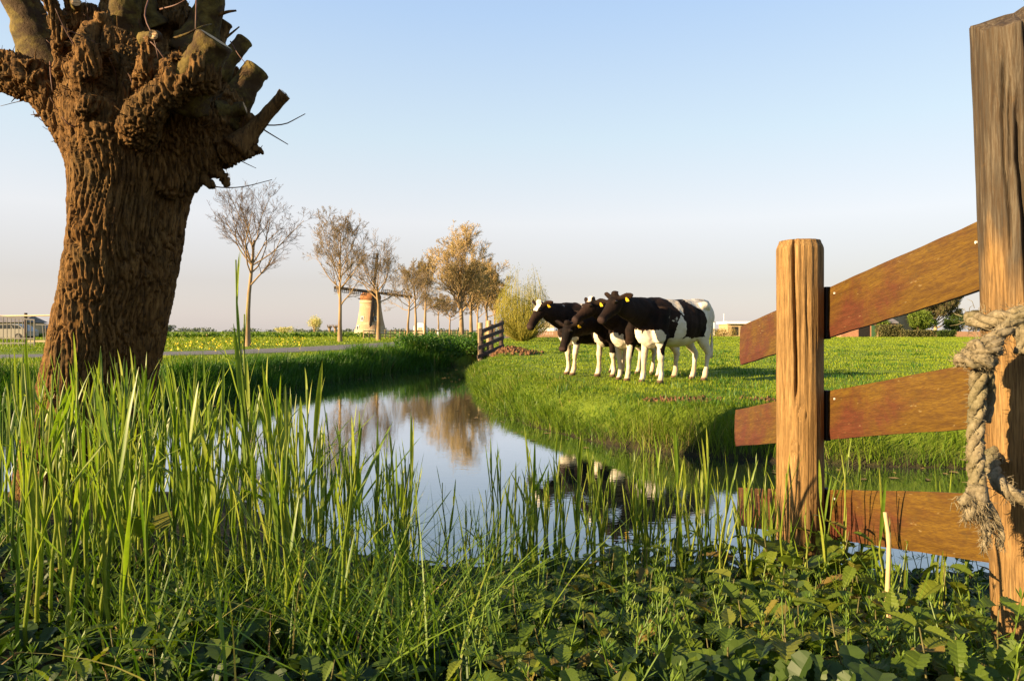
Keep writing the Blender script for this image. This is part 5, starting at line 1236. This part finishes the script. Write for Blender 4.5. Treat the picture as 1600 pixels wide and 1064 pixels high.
# long low glasshouse shed and mast behind the cow's tail
c = P(1168, 526, 118); fs = thing('flat_shed', 'long flat roofed pale shed between the largest cow and the round post', 'shed', (c[0], 118, gz(c[0], 118)))
e = MB(); e.box((0, 0, 1.0), (8.4, 5, 2.2)); e.obj('wall', M['palewood'], fs); e = MB(); e.box((0, -.1, 2.3), (9, 5.8, .4)); e.obj('roof', M['white'], fs)
for x, w in ((-3, 1.0), (-1.4, .8), (.4, 1.2), (2.2, .9)): e = MB(); e.box((x, -2.52, .9), (w, .1, 1.4)); e.obj('opening', M['black'], fs)
c = P(1131, 526, 130); ms_ = thing('mast', 'thin white mast left of the flat roofed shed', 'mast', (c[0], 130, gz(c[0], 130)))
e = MB(); e.tube([(0, 0, 0), (0, 0, 4.2)], [.09, .05], None, 8); e.obj('pole', M['white'], ms_); e = MB(); e.box((0, 0, .15), (.5, .5, .4)); e.obj('foot', M['steel'], ms_)
c = P(1116, 526, 128); ms2 = thing('short_mast', 'short white post among dry reeds behind the cow rump', 'post', (c[0], 128, gz(c[0], 128)))
e = MB(); e.tube([(0, 0, 0), (0, 0, 2.6)], [.1, .08], None, 8); e.obj('pole', M['white'], ms2); e = MB(); e.box((0, 0, 2.65), (.3, .3, .12)); e.obj('cap', M['steel'], ms2)
cs = [((px-800)/F*112, 112+rng.uniform(-1, 1), .9) for px in np.arange(1098, 1150, 2.2)]
blobs('dry_reed_belt', cs, [(.4, .4, rng.uniform(.6, 1.0)) for _ in cs], 60, .35, M['buds_gold'], 'yellow brown dry reeds at the field edge between cow and shed', 'reeds', asp=.2)
c = P(853, 524, 170); wb = thing('white_barn', 'far white barn just under the chin of the leftmost cow', 'barn', (c[0], 170, gz(c[0], 170)))
e = MB(); e.add([(-1.9, -2, -.2), (1.9, -2, -.2), (1.9, 3, -.2), (-1.9, 3, -.2), (-1.9, -2, 1.9), (1.9, -2, 1.9), (1.9, 3, 1.9), (-1.9, 3, 1.9)], [[[0, 1, 5, 4], [1, 2, 6, 5], [2, 3, 7, 6], [3, 0, 4, 7]]]); e.obj('wall', M['white'], wb)
e = MB(); e.add([(-2.1, -2.2, 1.85), (2.1, -2.2, 1.85), (2.1, 3.2, 1.85), (-2.1, 3.2, 1.85), (0, -2.2, 3.3), (0, 3.2, 3.3)], [[[0, 4, 5, 3], [1, 2, 5, 4], [0, 3, 2, 1]], [[0, 1, 4], [3, 5, 2]]]); e.obj('roof', M['cream'], wb)

# ------------------------------------------------------------------ reeds along the near bank
def reed_leaf(L, w, bend, r, seg=9):
    """one long folded reed leaf starting at the origin, rising along +Z and bending towards +X"""
    t = np.linspace(0, 1, seg); a = np.cumsum(np.concatenate([[0], np.full(seg-1, 1/(seg-1))*bend*(t[1:]**1.2*1.6)]))
    a = a+r.normal(0, .012, seg)
    x = np.concatenate([[0], np.cumsum(np.sin(a[1:]))])*L/(seg-1); z = np.concatenate([[0], np.cumsum(np.cos(a[1:]))])*L/(seg-1)
    ww = w*np.clip(np.sin(np.clip(t*.86+.10, 0, 1)*pi)**.75*(1-.25*t), .02, 1); ww[0] = w*.35; ww[-1] = w*.03
    tw = r.normal(0, .35)*t
    nx_, nz_ = np.cos(a), -np.sin(a)
    V = []
    for k in range(seg):
        c = np.array([x[k], 0, z[k]]); s = np.array([sin(tw[k])*nx_[k], cos(tw[k]), sin(tw[k])*nz_[k]]); n = np.array([nx_[k], 0, nz_[k]])
        V += [c-s*ww[k]/2+n*ww[k]*.16, c, c+s*ww[k]/2+n*ww[k]*.16]
    V = np.array(V); i = np.arange(seg-1)[:, None]*3
    Q = np.concatenate([i+np.array([0, 1, 4, 3]), i+np.array([1, 2, 5, 4])])
    return V, Q
def reed_stem(L, r0, r, n=8):
    t = np.linspace(0, 1, n); c = np.column_stack([np.cumsum(r.normal(0, .004, n))*L*2, np.cumsum(r.normal(0, .004, n))*L*2, t*L]); c[0, :2] = 0
    V, q, tr = loft(c, r0*(1-.62*t), None, 6); return V, q, tr, c
rr_ = np.random.default_rng(51)
LEAFM = []; STEMM = []
for k in range(9):
    V, Q = reed_leaf(1.0, rr_.uniform(.038, .064), rr_.uniform(.05, .45) if k < 6 else rr_.uniform(.9, 1.6), rr_)
    LEAFM.append(mesh_np('reed_leaf', V, [Q], [M['reed']], smooth=True, attrs={'tint': np.full(len(V), .5)}))
STC = []
for k in range(6):
    V, q, t, c = reed_stem(1.0, .0066, rr_); STEMM.append(mesh_np('reed_stem', V, [q, t], [M['reed']], smooth=True, attrs={'tint': np.full(len(V), .5)})); STC.append(c)
def reed_spec(r, h):
    """leaf list of one shoot: (height on stem, length, azimuth, angle off the stem)"""
    n = int(np.clip(round(h*4.2+r.uniform(0, 1.3)), 2, 6)); az0 = r.uniform(0, pi); out = []
    for k in range(n):
        f = .28+.62*(k+.6*r.random())/n; out.append((min(f, .93), r.uniform(.24, .40)*h**.5*(1.05-.25*f), az0+k*pi+r.normal(0, .5), r.uniform(.03, .24) if r.random() < .86 else r.uniform(.35, .85)))
    out.append((.86, r.uniform(.16, .26)*h**.5, r.uniform(0, 2*pi), r.uniform(.0, .10)))
    return out
def mat_axes(tilt_az, tilt):
    return Matrix.Rotation(tilt_az, 4, 'Z') @ Matrix.Rotation(tilt, 4, 'Y')
def make_reed(r, x, y, h, label, group):
    k = r.integers(len(STEMM)); root = thing('reed', label, 'reed', (x, y, gz(x, y)-.02), r.uniform(0, 2*pi), group)
    lean = Matrix.Rotation(abs(r.normal(0, .06)), 4, 'Y'); root.rotation_euler = (lean.to_euler()[0]+r.normal(0, .035), lean.to_euler()[1], r.uniform(0, 2*pi))
    st = link('stem', STEMM[k], root); st.scale = (1.0*h**.3, 1.0*h**.3, h)
    for f, L, az, an in reed_spec(r, h):
        o = link('leaf', LEAFM[r.integers(6) if an < .5 else r.integers(len(LEAFM))], root)
        c = STC[k]; p = np.array([np.interp(f, np.linspace(0, 1, len(c)), c[:, i]) for i in range(3)])*np.array([h**.3, h**.3, h])
        o.matrix_local = Matrix.Translation(Vector(p)) @ mat_axes(az, an) @ Matrix.Diagonal((L, L*r.uniform(.8, 1.25), L, 1))
    return root
def reed_stuff(r, xs, ys, hs, name, label):
    Vs, Qs, Ts = [], [], []; nb = 0
    tl = []
    for k in range(len(LEAFM)):
        m = LEAFM[k]; v = np.array([q.co[:] for q in m.vertices]); f = np.array([p.vertices[:] for p in m.polygons]); tl.append((v, f))
    tri = []
    for x, y, h in zip(xs, ys, hs):
        z = gz(x, y)-.02; la = r.uniform(0, 2*pi); ln = abs(r.normal(0, .07)); tv = np.clip(r.normal(.5, .25), 0, 1)
        Mr = np.array(mat_axes(la, ln))[:3, :3]
        t = np.linspace(0, 1, 4); c = np.column_stack([0*t, 0*t, t*h]); V, q, tr = loft(c, .0060*h**.3*(1-.6*t), None, 5, cap=False)
        Vs.append(V@Mr.T+np.array([x, y, z])); Qs.append(q+nb); Ts.append(np.full(len(V), tv)); nb += len(V)
        for f, L, az, an in reed_spec(r, h):
            v, fc = tl[r.integers(6) if an < .5 else r.integers(len(tl))]
            A = np.array(mat_axes(az, an))[:3, :3]; w = (v*np.array([L, L*r.uniform(.8, 1.2), L]))@A.T+np.array([0, 0, f*h])
            Vs.append(w@Mr.T+np.array([x, y, z])); Qs.append(fc+nb); Ts.append(np.full(len(w), np.clip(tv+r.normal(0, .12), 0, 1))); nb += len(w)
    o = link(name, mesh_np(name, np.concatenate(Vs), [np.concatenate(Qs)], [M['reed_stuff']], smooth=True, attrs={'tint': np.concatenate(Ts)}))
    tag(o, label, 'reeds', kind='stuff')
def zone_pts(r, n, px0, px1, y0, y1, gap=.0):
    out = []
    while len(out) < n:
        px = r.uniform(px0, px1); Y = r.uniform(y0, y1); x = (px-800)/F*Y
        if inside(np.array([x]), np.array([Y]))[0] and pl_dist(np.array([x]), np.array([Y]), NB)[0] > .25: continue
        if math.hypot(x-W0[0], Y-W0[1]) < .5 or math.hypot(x-p1[0], Y-p1[1]) < .16 or math.hypot(x-q0[0], Y-q0[1]) < .2: continue
        out.append((x, Y))
    return np.array(out)
ZONES = [  # label, group, singles, stuff, px range, Y range, height range
    ('tall green reed in the dense clump in front of the willow trunk', 'reeds before the willow', 88, 46, (-60, 300), (1.65, 4.0), (540, 690)),
    ('tall green reed in the clump between the willow and the open water', 'reeds right of the willow', 82, 34, (280, 650), (1.75, 3.75), (575, 740)),
    ('thin short reed standing alone before the open bright water', 'reeds before the open water', 18, 0, (600, 775), (2.9, 3.6), (730, 850)),
    ('green reed in the clump before the reflection of the cows', 'reeds before the cow reflection', 62, 14, (775, 1130), (2.45, 3.55), (670, 800)),
    ('green reed beside the round post and the lowest board', 'reeds round the fence post', 26, 8, (1110, 1345), (2.2, 3.2), (690, 840)),
    ('lone reed before the lowest board near the weathered post', 'reeds before the lowest board', 10, 0, (1345, 1540), (1.9, 2.6), (740, 900)),
]
PLACES = [(70, 'by the left edge below the metal gate'), (160, 'before the lit left half of the willow trunk'), (240, 'before the shaded right half of the willow trunk'), (320, 'before the meadow just right of the willow trunk'),
          (400, 'below the bare roadside tree'), (480, 'below the far bank between bare tree and oval tree'), (540, 'below the tall oval tree'), (610, 'below the windmill'), (680, 'before the open water left of the tree reflection'),
          (775, 'before the open water under the golden tree reflection'), (850, 'at the left end of the cow reflection clump'), (920, 'below the leftmost cow'), (990, 'below the forelegs of the largest cow'),
          (1060, 'below the flank of the largest cow'), (1150, 'between the largest cow and the left board ends'), (1215, 'before the left board ends'), (1300, 'before the round post'), (1420, 'before the left half of the lowest board'), (9999, 'before the right half of the lowest board')]
def place(px): return next(t for m, t in PLACES if px < m)
for li, (lab, grp, n1, n2, (a, b), (c, d), (h0, h1)) in enumerate(ZONES):
    r = np.random.default_rng(100+li); pts = zone_pts(r, n1+n2, a, b, c, d)
    tp = h0+(h1-h0)*r.beta(2.2, 2.0, n1+n2); pxs = pts[:, 0]/pts[:, 1]*F+800
    if li == 1: tp += 90*sstep(430, 640, pxs)
    hs = np.clip(HC-(tp-518)/F*pts[:, 1]-ground(pts[:, 0], pts[:, 1]), .2, 1.15)
    h0, h1 = hs.min(), hs.max()
    od = np.argsort(pts[:, 1])
    for k in od[:n1]:
        px = pts[k, 0]/pts[k, 1]*F+800; q = (hs[k]-h0)/(h1-h0)
        make_reed(r, pts[k, 0], pts[k, 1], hs[k], ('tall' if q > .7 else 'medium' if q > .35 else 'short')+(' near' if pts[k, 1] < (c+d)/2-.25 else ' rear')+' reed '+place(px), grp)
    if n2: reed_stuff(r, pts[od[n1:], 0], pts[od[n1:], 1], hs[od[n1:]], 'reed_bed', ['thin reeds standing at the back of the clump before the willow', 'thin reeds at the water edge right of the willow', '', 'thin reeds at the water edge before the cow reflection', 'thin reeds at the water edge behind the round post', ''][li])
r = np.random.default_rng(77)
x, y = (400-800)/F*2.35, 2.35; make_reed(r, x, y, 1.28, 'single tallest reed, its tip rising above the horizon right of the willow', None)
x, y = (395-800)/F*2.5, 2.5; make_reed(r, x, y, 1.08, 'second tallest reed leaning beside the tallest one', None)
# dead pale stalk in front of the fence
pa = np.array([tuple(P(1398, 1085, 1.62)), tuple(P(1392, 1000, 1.62)), tuple(P(1387, 930, 1.63)), tuple(P(1389, 850, 1.64)), tuple(P(1383, 800, 1.65))])
ds = thing('dead_stalk', 'pale dead reed stalk standing in front of the lowest board', 'stalk', tuple(pa[0]))
e = MB(); sp_ = spline(pa-pa[0], 24); e.tube(sp_, np.linspace(.0062, .0046, 24)*(1+.15*(np.arange(24) % 6 == 0)), None, 8); e.obj('stem', M['dry'], ds, True)
e = MB(); e.tube(spline([tuple(sp_[9]), tuple(sp_[9]+np.array([-.012, -.01, .02])), tuple(sp_[9]+np.array([-.02, -.012, .06]))], 6), np.linspace(.003, .001, 6), None, 5); e.obj('sheath', M['dry'], ds, True)

# ------------------------------------------------------------------ nettles and other low growth on the near bank
def nettle_leaf(teeth, w, r):
    """toothed pointed leaf of length 1 along +X, folded on its midrib"""
    n = teeth*2+1; t = np.linspace(0.02, 1, n); prof = np.sin(np.clip(t, 0, 1)**.62*pi)**.85*w*.5*(1-.15*t)
    prof[1::2] *= .80; prof[-1] = .004; xs = t-.05*np.where(np.arange(n) % 2 == 1, 1, 0)
    zc = -.22*xs**2+.03; V = []
    for k in range(n):
        V += [(xs[k], -prof[k], zc[k]+prof[k]*.42+r.normal(0, .008)), (max(t[k]-.02, 0), 0, zc[k]), (xs[k], prof[k], zc[k]+prof[k]*.42+r.normal(0, .008))]
    i = np.arange(n-1)[:, None]*3
    return np.array(V), np.concatenate([i+np.array([0, 3, 4, 1]), i+np.array([1, 4, 5, 2])])
NL = []
for k in range(5):
    V, Q = nettle_leaf(8, rr_.uniform(.52, .68), rr_); NL.append((mesh_np('nettle_leaf', V, [Q], [M['nettle']], smooth=False, attrs={'tint': np.full(len(V), .5)}), V, Q))
NST = []
for k in range(3):
    t = np.linspace(0, 1, 6); c = np.column_stack([np.cumsum(rr_.normal(0, .02, 6)), np.cumsum(rr_.normal(0, .02, 6)), t]); c[0, :2] = 0
    V, q, tr = loft(c, .011*(1-.6*t), None, 6); NST.append((mesh_np('nettle_stalk', V, [q, tr], [M['stemred']], smooth=True), c))
def nettle_spec(r, h, big):
    out = []; n = r.integers(3, 5); az = r.uniform(0, pi)
    for k in range(n):
        f = .42+.57*k/(n-1) if n > 1 else .9; L = big*(1.1-.55*(k/(n-1)))*r.uniform(.8, 1.15)
        for s in (0, pi): out.append((f, L, az+s+r.normal(0, .2), r.normal(-.42, .38)+.45*k/(n-1)))
        az += pi/2
    return out
def leaf_m(p, az, el, L): return Matrix.Translation(Vector(p)) @ Matrix.Rotation(az, 4, 'Z') @ Matrix.Rotation(-el, 4, 'Y') @ Matrix.Diagonal((L, L, L, 1))
def make_nettle(r, x, y, h, big, label, group):
    root = thing('nettle', label, 'nettle', (x, y, gz(x, y)-.01), r.uniform(0, 2*pi), group); k = r.integers(3)
    root.rotation_euler = (r.normal(0, .12), r.normal(0, .12), r.uniform(0, 2*pi))
    st = link('stem', NST[k][0], root); st.scale = (.3, .3, h); c = NST[k][1]
    for f, L, az, el in nettle_spec(r, h, big):
        p = np.array([np.interp(f, c[:, 2], c[:, 0])*.3, np.interp(f, c[:, 2], c[:, 1])*.3, f*h]); p[:2] += np.array([cos(az), sin(az)])*L*.16
        o = link('leaf', NL[r.integers(5)][0], root); o.matrix_local = leaf_m(p, az, el, L)
r = np.random.default_rng(201)
NZ = [('nettle with broad toothed leaves in the right foreground below the fence boards', 'nettles below the fence', 56, (1040, 1600), (1.30, 2.55), (.14, .27), (.105, .155)),
      ('nettle with toothed leaves at the bottom of the picture below the middle reeds', 'nettles below the middle reeds', 44, (740, 1040), (1.36, 2.5), (.13, .25), (.09, .135)),
      ('low nettle among the reed stems in the left foreground', 'nettles among the left reeds', 30, (-20, 740), (1.35, 2.7), (.10, .20), (.06, .10)),
      ('nettle growing at the foot of the round post', 'nettles at the post foot', 14, (1130, 1340), (2.3, 2.75), (.20, .33), (.10, .145))]
for lab, grp, n, (a, b), (c, d), (h0, h1), (l0, l1) in NZ:
    for x, y in zone_pts(r, n, a, b, c, d):
        h = r.uniform(h0, h1); px = x/y*F+800
        if px > 1340 and y > 1.9: h *= .4
        pl_ = next(t for m, t in [(150, 'in the bottom left corner'), (330, 'below the willow trunk'), (560, 'among reeds below the bare tree'), (740, 'under the left open water'), (830, 'under the right open water'), (940, 'below the leftmost cows'), (1040, 'below the largest cow'),
                                  (1140, 'left of the round post line'), (1220, 'just left of the round post foot'), (1300, 'right under the round post'), (1390, 'left of the dead stalk'), (1490, 'right of the dead stalk'), (9999, 'by the weathered post')] if px < m)
        make_nettle(r, x, y, h, r.uniform(l0, l1), ('tall' if h > h0+.55*(h1-h0) else 'low')+(' nettle at the bottom edge ' if y < 1.62 else ' nettle midway ' if y < 2.1 else ' nettle near the water ')+pl_, grp)
# the mass below them: joined leaves, cleavers, dark grass
def leaf_mass(name, label, cat, P_, L, az, el, ti, mat, T):
    V0, Q0 = T; n = len(P_); ca, sa, ce, se = np.cos(az), np.sin(az), np.cos(el), np.sin(el)
    v = V0[None]*L[:, None, None]; X_ = v[..., 0]*ce[:, None]-v[..., 2]*se[:, None]; Z_ = v[..., 0]*se[:, None]+v[..., 2]*ce[:, None]
    Vw = np.stack([X_*ca[:, None]-v[..., 1]*sa[:, None], X_*sa[:, None]+v[..., 1]*ca[:, None], Z_], -1)+P_[:, None]
    Qw = (Q0[None]+(np.arange(n)*len(V0))[:, None, None]).reshape(-1, 4)
    tag(link(name, mesh_np(name, Vw.reshape(-1, 3), [Qw], [mat], attrs={'tint': np.repeat(ti, len(V0))})), label, cat, kind='stuff')
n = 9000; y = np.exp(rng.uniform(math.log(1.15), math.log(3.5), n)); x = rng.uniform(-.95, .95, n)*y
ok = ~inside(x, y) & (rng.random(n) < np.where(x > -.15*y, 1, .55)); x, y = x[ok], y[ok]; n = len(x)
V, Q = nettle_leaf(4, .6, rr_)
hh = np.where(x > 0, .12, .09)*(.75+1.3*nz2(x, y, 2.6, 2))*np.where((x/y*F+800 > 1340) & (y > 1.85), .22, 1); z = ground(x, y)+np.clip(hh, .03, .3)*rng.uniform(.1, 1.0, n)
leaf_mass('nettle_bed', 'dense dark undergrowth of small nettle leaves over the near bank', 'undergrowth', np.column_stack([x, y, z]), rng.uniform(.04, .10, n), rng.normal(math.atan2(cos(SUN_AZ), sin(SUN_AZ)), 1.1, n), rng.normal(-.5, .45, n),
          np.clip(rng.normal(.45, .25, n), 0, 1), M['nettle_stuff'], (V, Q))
# cleavers: whorls of narrow leaves up thin stems
CT = []
r = np.random.default_rng(301); Vs, Fs, Tt, Fb = [], [], [], []; nb = 0; e = MB(); tint = []
for k in range(230):
    yy = math.exp(r.uniform(math.log(1.25), math.log(3.3))); px = r.uniform(700, 1600) if r.random() < .75 else r.uniform(-50, 700); xx = (px-800)/F*yy
    if inside(np.array([xx]), np.array([yy]))[0]: continue
    z0 = gz(xx, yy); hgt_ = r.uniform(.14, .30)*(1 if px > 700 else .8); ax = np.array([r.normal(0, .3), r.normal(0, .3), 1]); ax /= np.linalg.norm(ax); tv = r.uniform(0, 1)
    b0 = np.array([xx, yy, z0]); V, q, t = loft(np.array([b0, b0+ax*hgt_*.5, b0+ax*hgt_]), [.0022, .0018, .0012], None, 4, cap=False); e.add(V, [q]); tint.append(np.full(len(V), tv))
    for w in range(4):
        c = b0+ax*hgt_*(.45+.18*w); L = r.uniform(.022, .042)*(1.1-.15*w); a0 = r.uniform(0, pi); el = .25+.28*w
        for j in range(7):
            a = a0+j*2*pi/7; d = np.array([cos(a)*cos(el), sin(a)*cos(el), sin(el)]); s = np.array([-sin(a), cos(a), 0])*L*.09
            e.add([c, c+d*L*.6-s, c+d*L, c+d*L*.6+s], [[[0, 1, 2, 3]]]); tint.append(np.full(4, tv))
V, ps, mi = e.arrays()
tag(link('cleavers', mesh_np('cleavers', V, ps, [M['cleavers']], attrs={'tint': np.concatenate(tint)})), 'cleavers with whorls of narrow leaves scrambling through the nettles', 'cleavers', kind='stuff')
# long arching grass in the lower left and middle
def arching(n, px0, px1, y0, y1, h0, h1, name, label, wd=(.004, .009), lean=(.3, 1.1)):
    y = np.exp(rng.uniform(math.log(y0), math.log(y1), n)); x = (rng.uniform(px0, px1, n)-800)/F*y
    tq = rng.integers(0, max(6, n//14), n); r_ = np.random.default_rng(int(n)); cxs, cys = r_.permutation(n)[:max(6, n//14)], None
    x = x*.35+x[cxs][tq]*.65; y = y*.35+y[cxs][tq]*.65
    ok = ~inside(x, y); x, y = x[ok], y[ok]; m = len(x)
    grass(name, np.column_stack([x, y, ground(x, y)-.01]), rng.uniform(h0, h1, m), rng.uniform(*wd, m), rng.uniform(*lean, m), M['bank_grass'], np.clip(rng.normal(.5, .25, m), 0, 1), segs=7, label=label, cat='grass')
arching(460, 300, 860, 1.35, 2.6, .26, .52, 'arching_grass', 'long arching grass blades in the bottom middle below the reeds', lean=(.35, 1.2))
arching(300, -60, 420, 1.35, 3.2, .16, .36, 'tussock_grass', 'dark tussock grass between the reed stems in the bottom left', lean=(.2, .9))
arching(420, 800, 1600, 1.35, 3.4, .14, .30, 'fine_grass', 'fine grass blades growing through the nettles in the bottom right', wd=(.003, .006), lean=(.1, .7))
# a few broad dock leaves
def dock(px, Y, h, L, label, n=5):
    x = (px-800)/F*Y; r = np.random.default_rng(int(px)); root = thing('dock', label, 'dock plant', (x, Y, gz(x, Y)-.01))
    t = np.linspace(0, 1, 9); w = np.sin(np.clip(t**.75*.95+.05, 0, 1)*pi)**.7*.36; w[-1] = .01
    for k in range(n):
        V = []; a = k*2*pi/n+r.normal(0, .3)
        for q in range(9):
            zc = .10*sin(t[q]*2.2); V += [(t[q], -w[q], zc+.05+.02*sin(q*2.1)), (t[q], -w[q]*.5, zc+.02), (t[q], 0, zc), (t[q], w[q]*.5, zc+.02), (t[q], w[q], zc+.05-.02*sin(q*1.7))]
        i = np.arange(8)[:, None]*5; Q = np.concatenate([i+np.array([j, 5+j, 6+j, 1+j]) for j in range(4)])
        o = link('leaf', mesh_np('dock_leaf', np.array(V), [Q], [M['nettle']], smooth=True, attrs={'tint': np.full(45, .5)}), root)
        hh = h*r.uniform(.7, 1); o.matrix_local = leaf_m((cos(a)*.04, sin(a)*.04, hh), a, r.uniform(.1, .7), L*r.uniform(.7, 1.1))
        e = MB(); e.tube(spline([(0, 0, 0), (cos(a)*.02, sin(a)*.02, hh*.5), (cos(a)*.04, sin(a)*.04, hh)], 6), .003, None, 5); e.obj('leaf_stalk', M['stemred'], root, True)
dock(1318, 2.45, .20, .15, 'dock with broad smooth round leaves right of the round post foot')
dock(1235, 2.35, .24, .13, 'dock with broad leaves in front of the round post foot')
dock(225, 2.6, .22, .15, 'dock with broad leaves among reeds below the willow trunk')

# darker tufts the cows leave standing in the pasture, and dry litter on the near bank
cl = []
for k in range(150):
    y = math.exp(rng.uniform(math.log(7.4), math.log(40))); x = rng.uniform(-.08, .62)*y
    if inside(np.array([x]), np.array([y]))[0] or (x < 0 and y < 24): continue
    m = int(rng.integers(25, 70)); sg = rng.uniform(.06, .16)*(1+y/40); cl.append(np.column_stack([rng.normal(x, sg*1.4, m), rng.normal(y, sg, m)]))
cl = np.concatenate(cl); d_ = zones(cl[:, 0], cl[:, 1]); cl = cl[(~d_[3]) & (d_[0] > .1)]; n = len(cl)
grass('pasture_tufts', np.column_stack([cl, ground(cl[:, 0], cl[:, 1])-.005]), rng.uniform(.06, .15, n), np.clip(.0012*cl[:, 1], .008, .05), rng.uniform(.2, .9, n), M['left_grass'], np.clip(rng.normal(.45, .25, n), 0, 1), segs=3,
      label='darker taller tufts of grass left standing in the grazed pasture', cat='grass')
n = 170; y = np.exp(rng.uniform(math.log(1.35), math.log(3.5), n)); x = rng.uniform(-.85, .85, n)*y; ok = ~inside(x, y); x, y = x[ok], y[ok]; n = len(x)
a = rng.uniform(0, 2*pi, n); el = rng.normal(.15, .35, n); L = rng.uniform(.03, .12, n); z = ground(x, y)+rng.uniform(.02, .10, n)
d = np.stack([np.cos(a)*np.cos(el), np.sin(a)*np.cos(el), np.sin(el)], 1); sd = np.stack([-np.sin(a), np.cos(a), 0*a], 1)*rng.uniform(.0008, .0024, n)[:, None]
c = np.column_stack([x, y, z]); V = np.stack([c-sd, c+sd, c+d*L[:, None]*.6+sd+np.array([0, 0, .008]), c+d*L[:, None], c+d*L[:, None]*.6-sd+np.array([0, 0, .008])], 1).reshape(-1, 3)
tag(link('dry_litter', mesh_np('dry_litter', V, [np.arange(n)[:, None]*5+np.array([0, 1, 2, 3, 4])], [M['litter']])), 'dry straw coloured blades and broken stalks lying among the green undergrowth', 'litter', kind='stuff')

# bits afloat along the edges of the ditch
n = 260; L_ = np.concatenate([LB2, RB2[::-1]]); x, y, _, o = along(LB2, 120, -.9, -.05, 1); x2, y2, _, o2 = along(RB2, 140, -.7, -.05, 1)
x, y = np.concatenate([x, x2]), np.concatenate([y, y2]); k_ = inside(x, y); x, y = x[k_], y[k_]; n = len(x)
a = rng.uniform(0, 2*pi, n); L = rng.uniform(.02, .10, n); w = L*rng.uniform(.08, .3, n); d = np.stack([np.cos(a), np.sin(a), 0*a], 1)*L[:, None]; sd = np.stack([-np.sin(a), np.cos(a), 0*a], 1)*w[:, None]
c = np.column_stack([x, y, np.full(n, .006)]); V = np.stack([c-sd, c+d*.5-sd*1.2+np.array([0, 0, .004]), c+d, c+d*.5+sd*1.2], 1).reshape(-1, 3)
tag(link('floating_litter', mesh_np('floating_litter', V, [np.arange(n)[:, None]*4+np.array([0, 1, 2, 3])], [M['litter']])), 'dead stalks and leaf bits afloat along the ditch edges', 'litter', kind='stuff')

# where several reeds or nettles of one spot look alike, say which by counting from the left
ORD = ['first', 'second', 'third', 'fourth', 'fifth', 'sixth', 'seventh', 'eighth', 'ninth', 'tenth', 'eleventh', 'twelfth', 'thirteenth', 'fourteenth']
same = {}
for o in COL.objects:
    if o.parent is None and o.get('category') in ('reed', 'nettle'): same.setdefault(o['label'], []).append(o)
for lab, l in same.items():
    if len(l) > 1:
        l.sort(key=lambda o: o.location.x/o.location.y)
        for k, o in enumerate(l): o['label'] = lab+', '+ORD[min(k, 13)]+' from left'
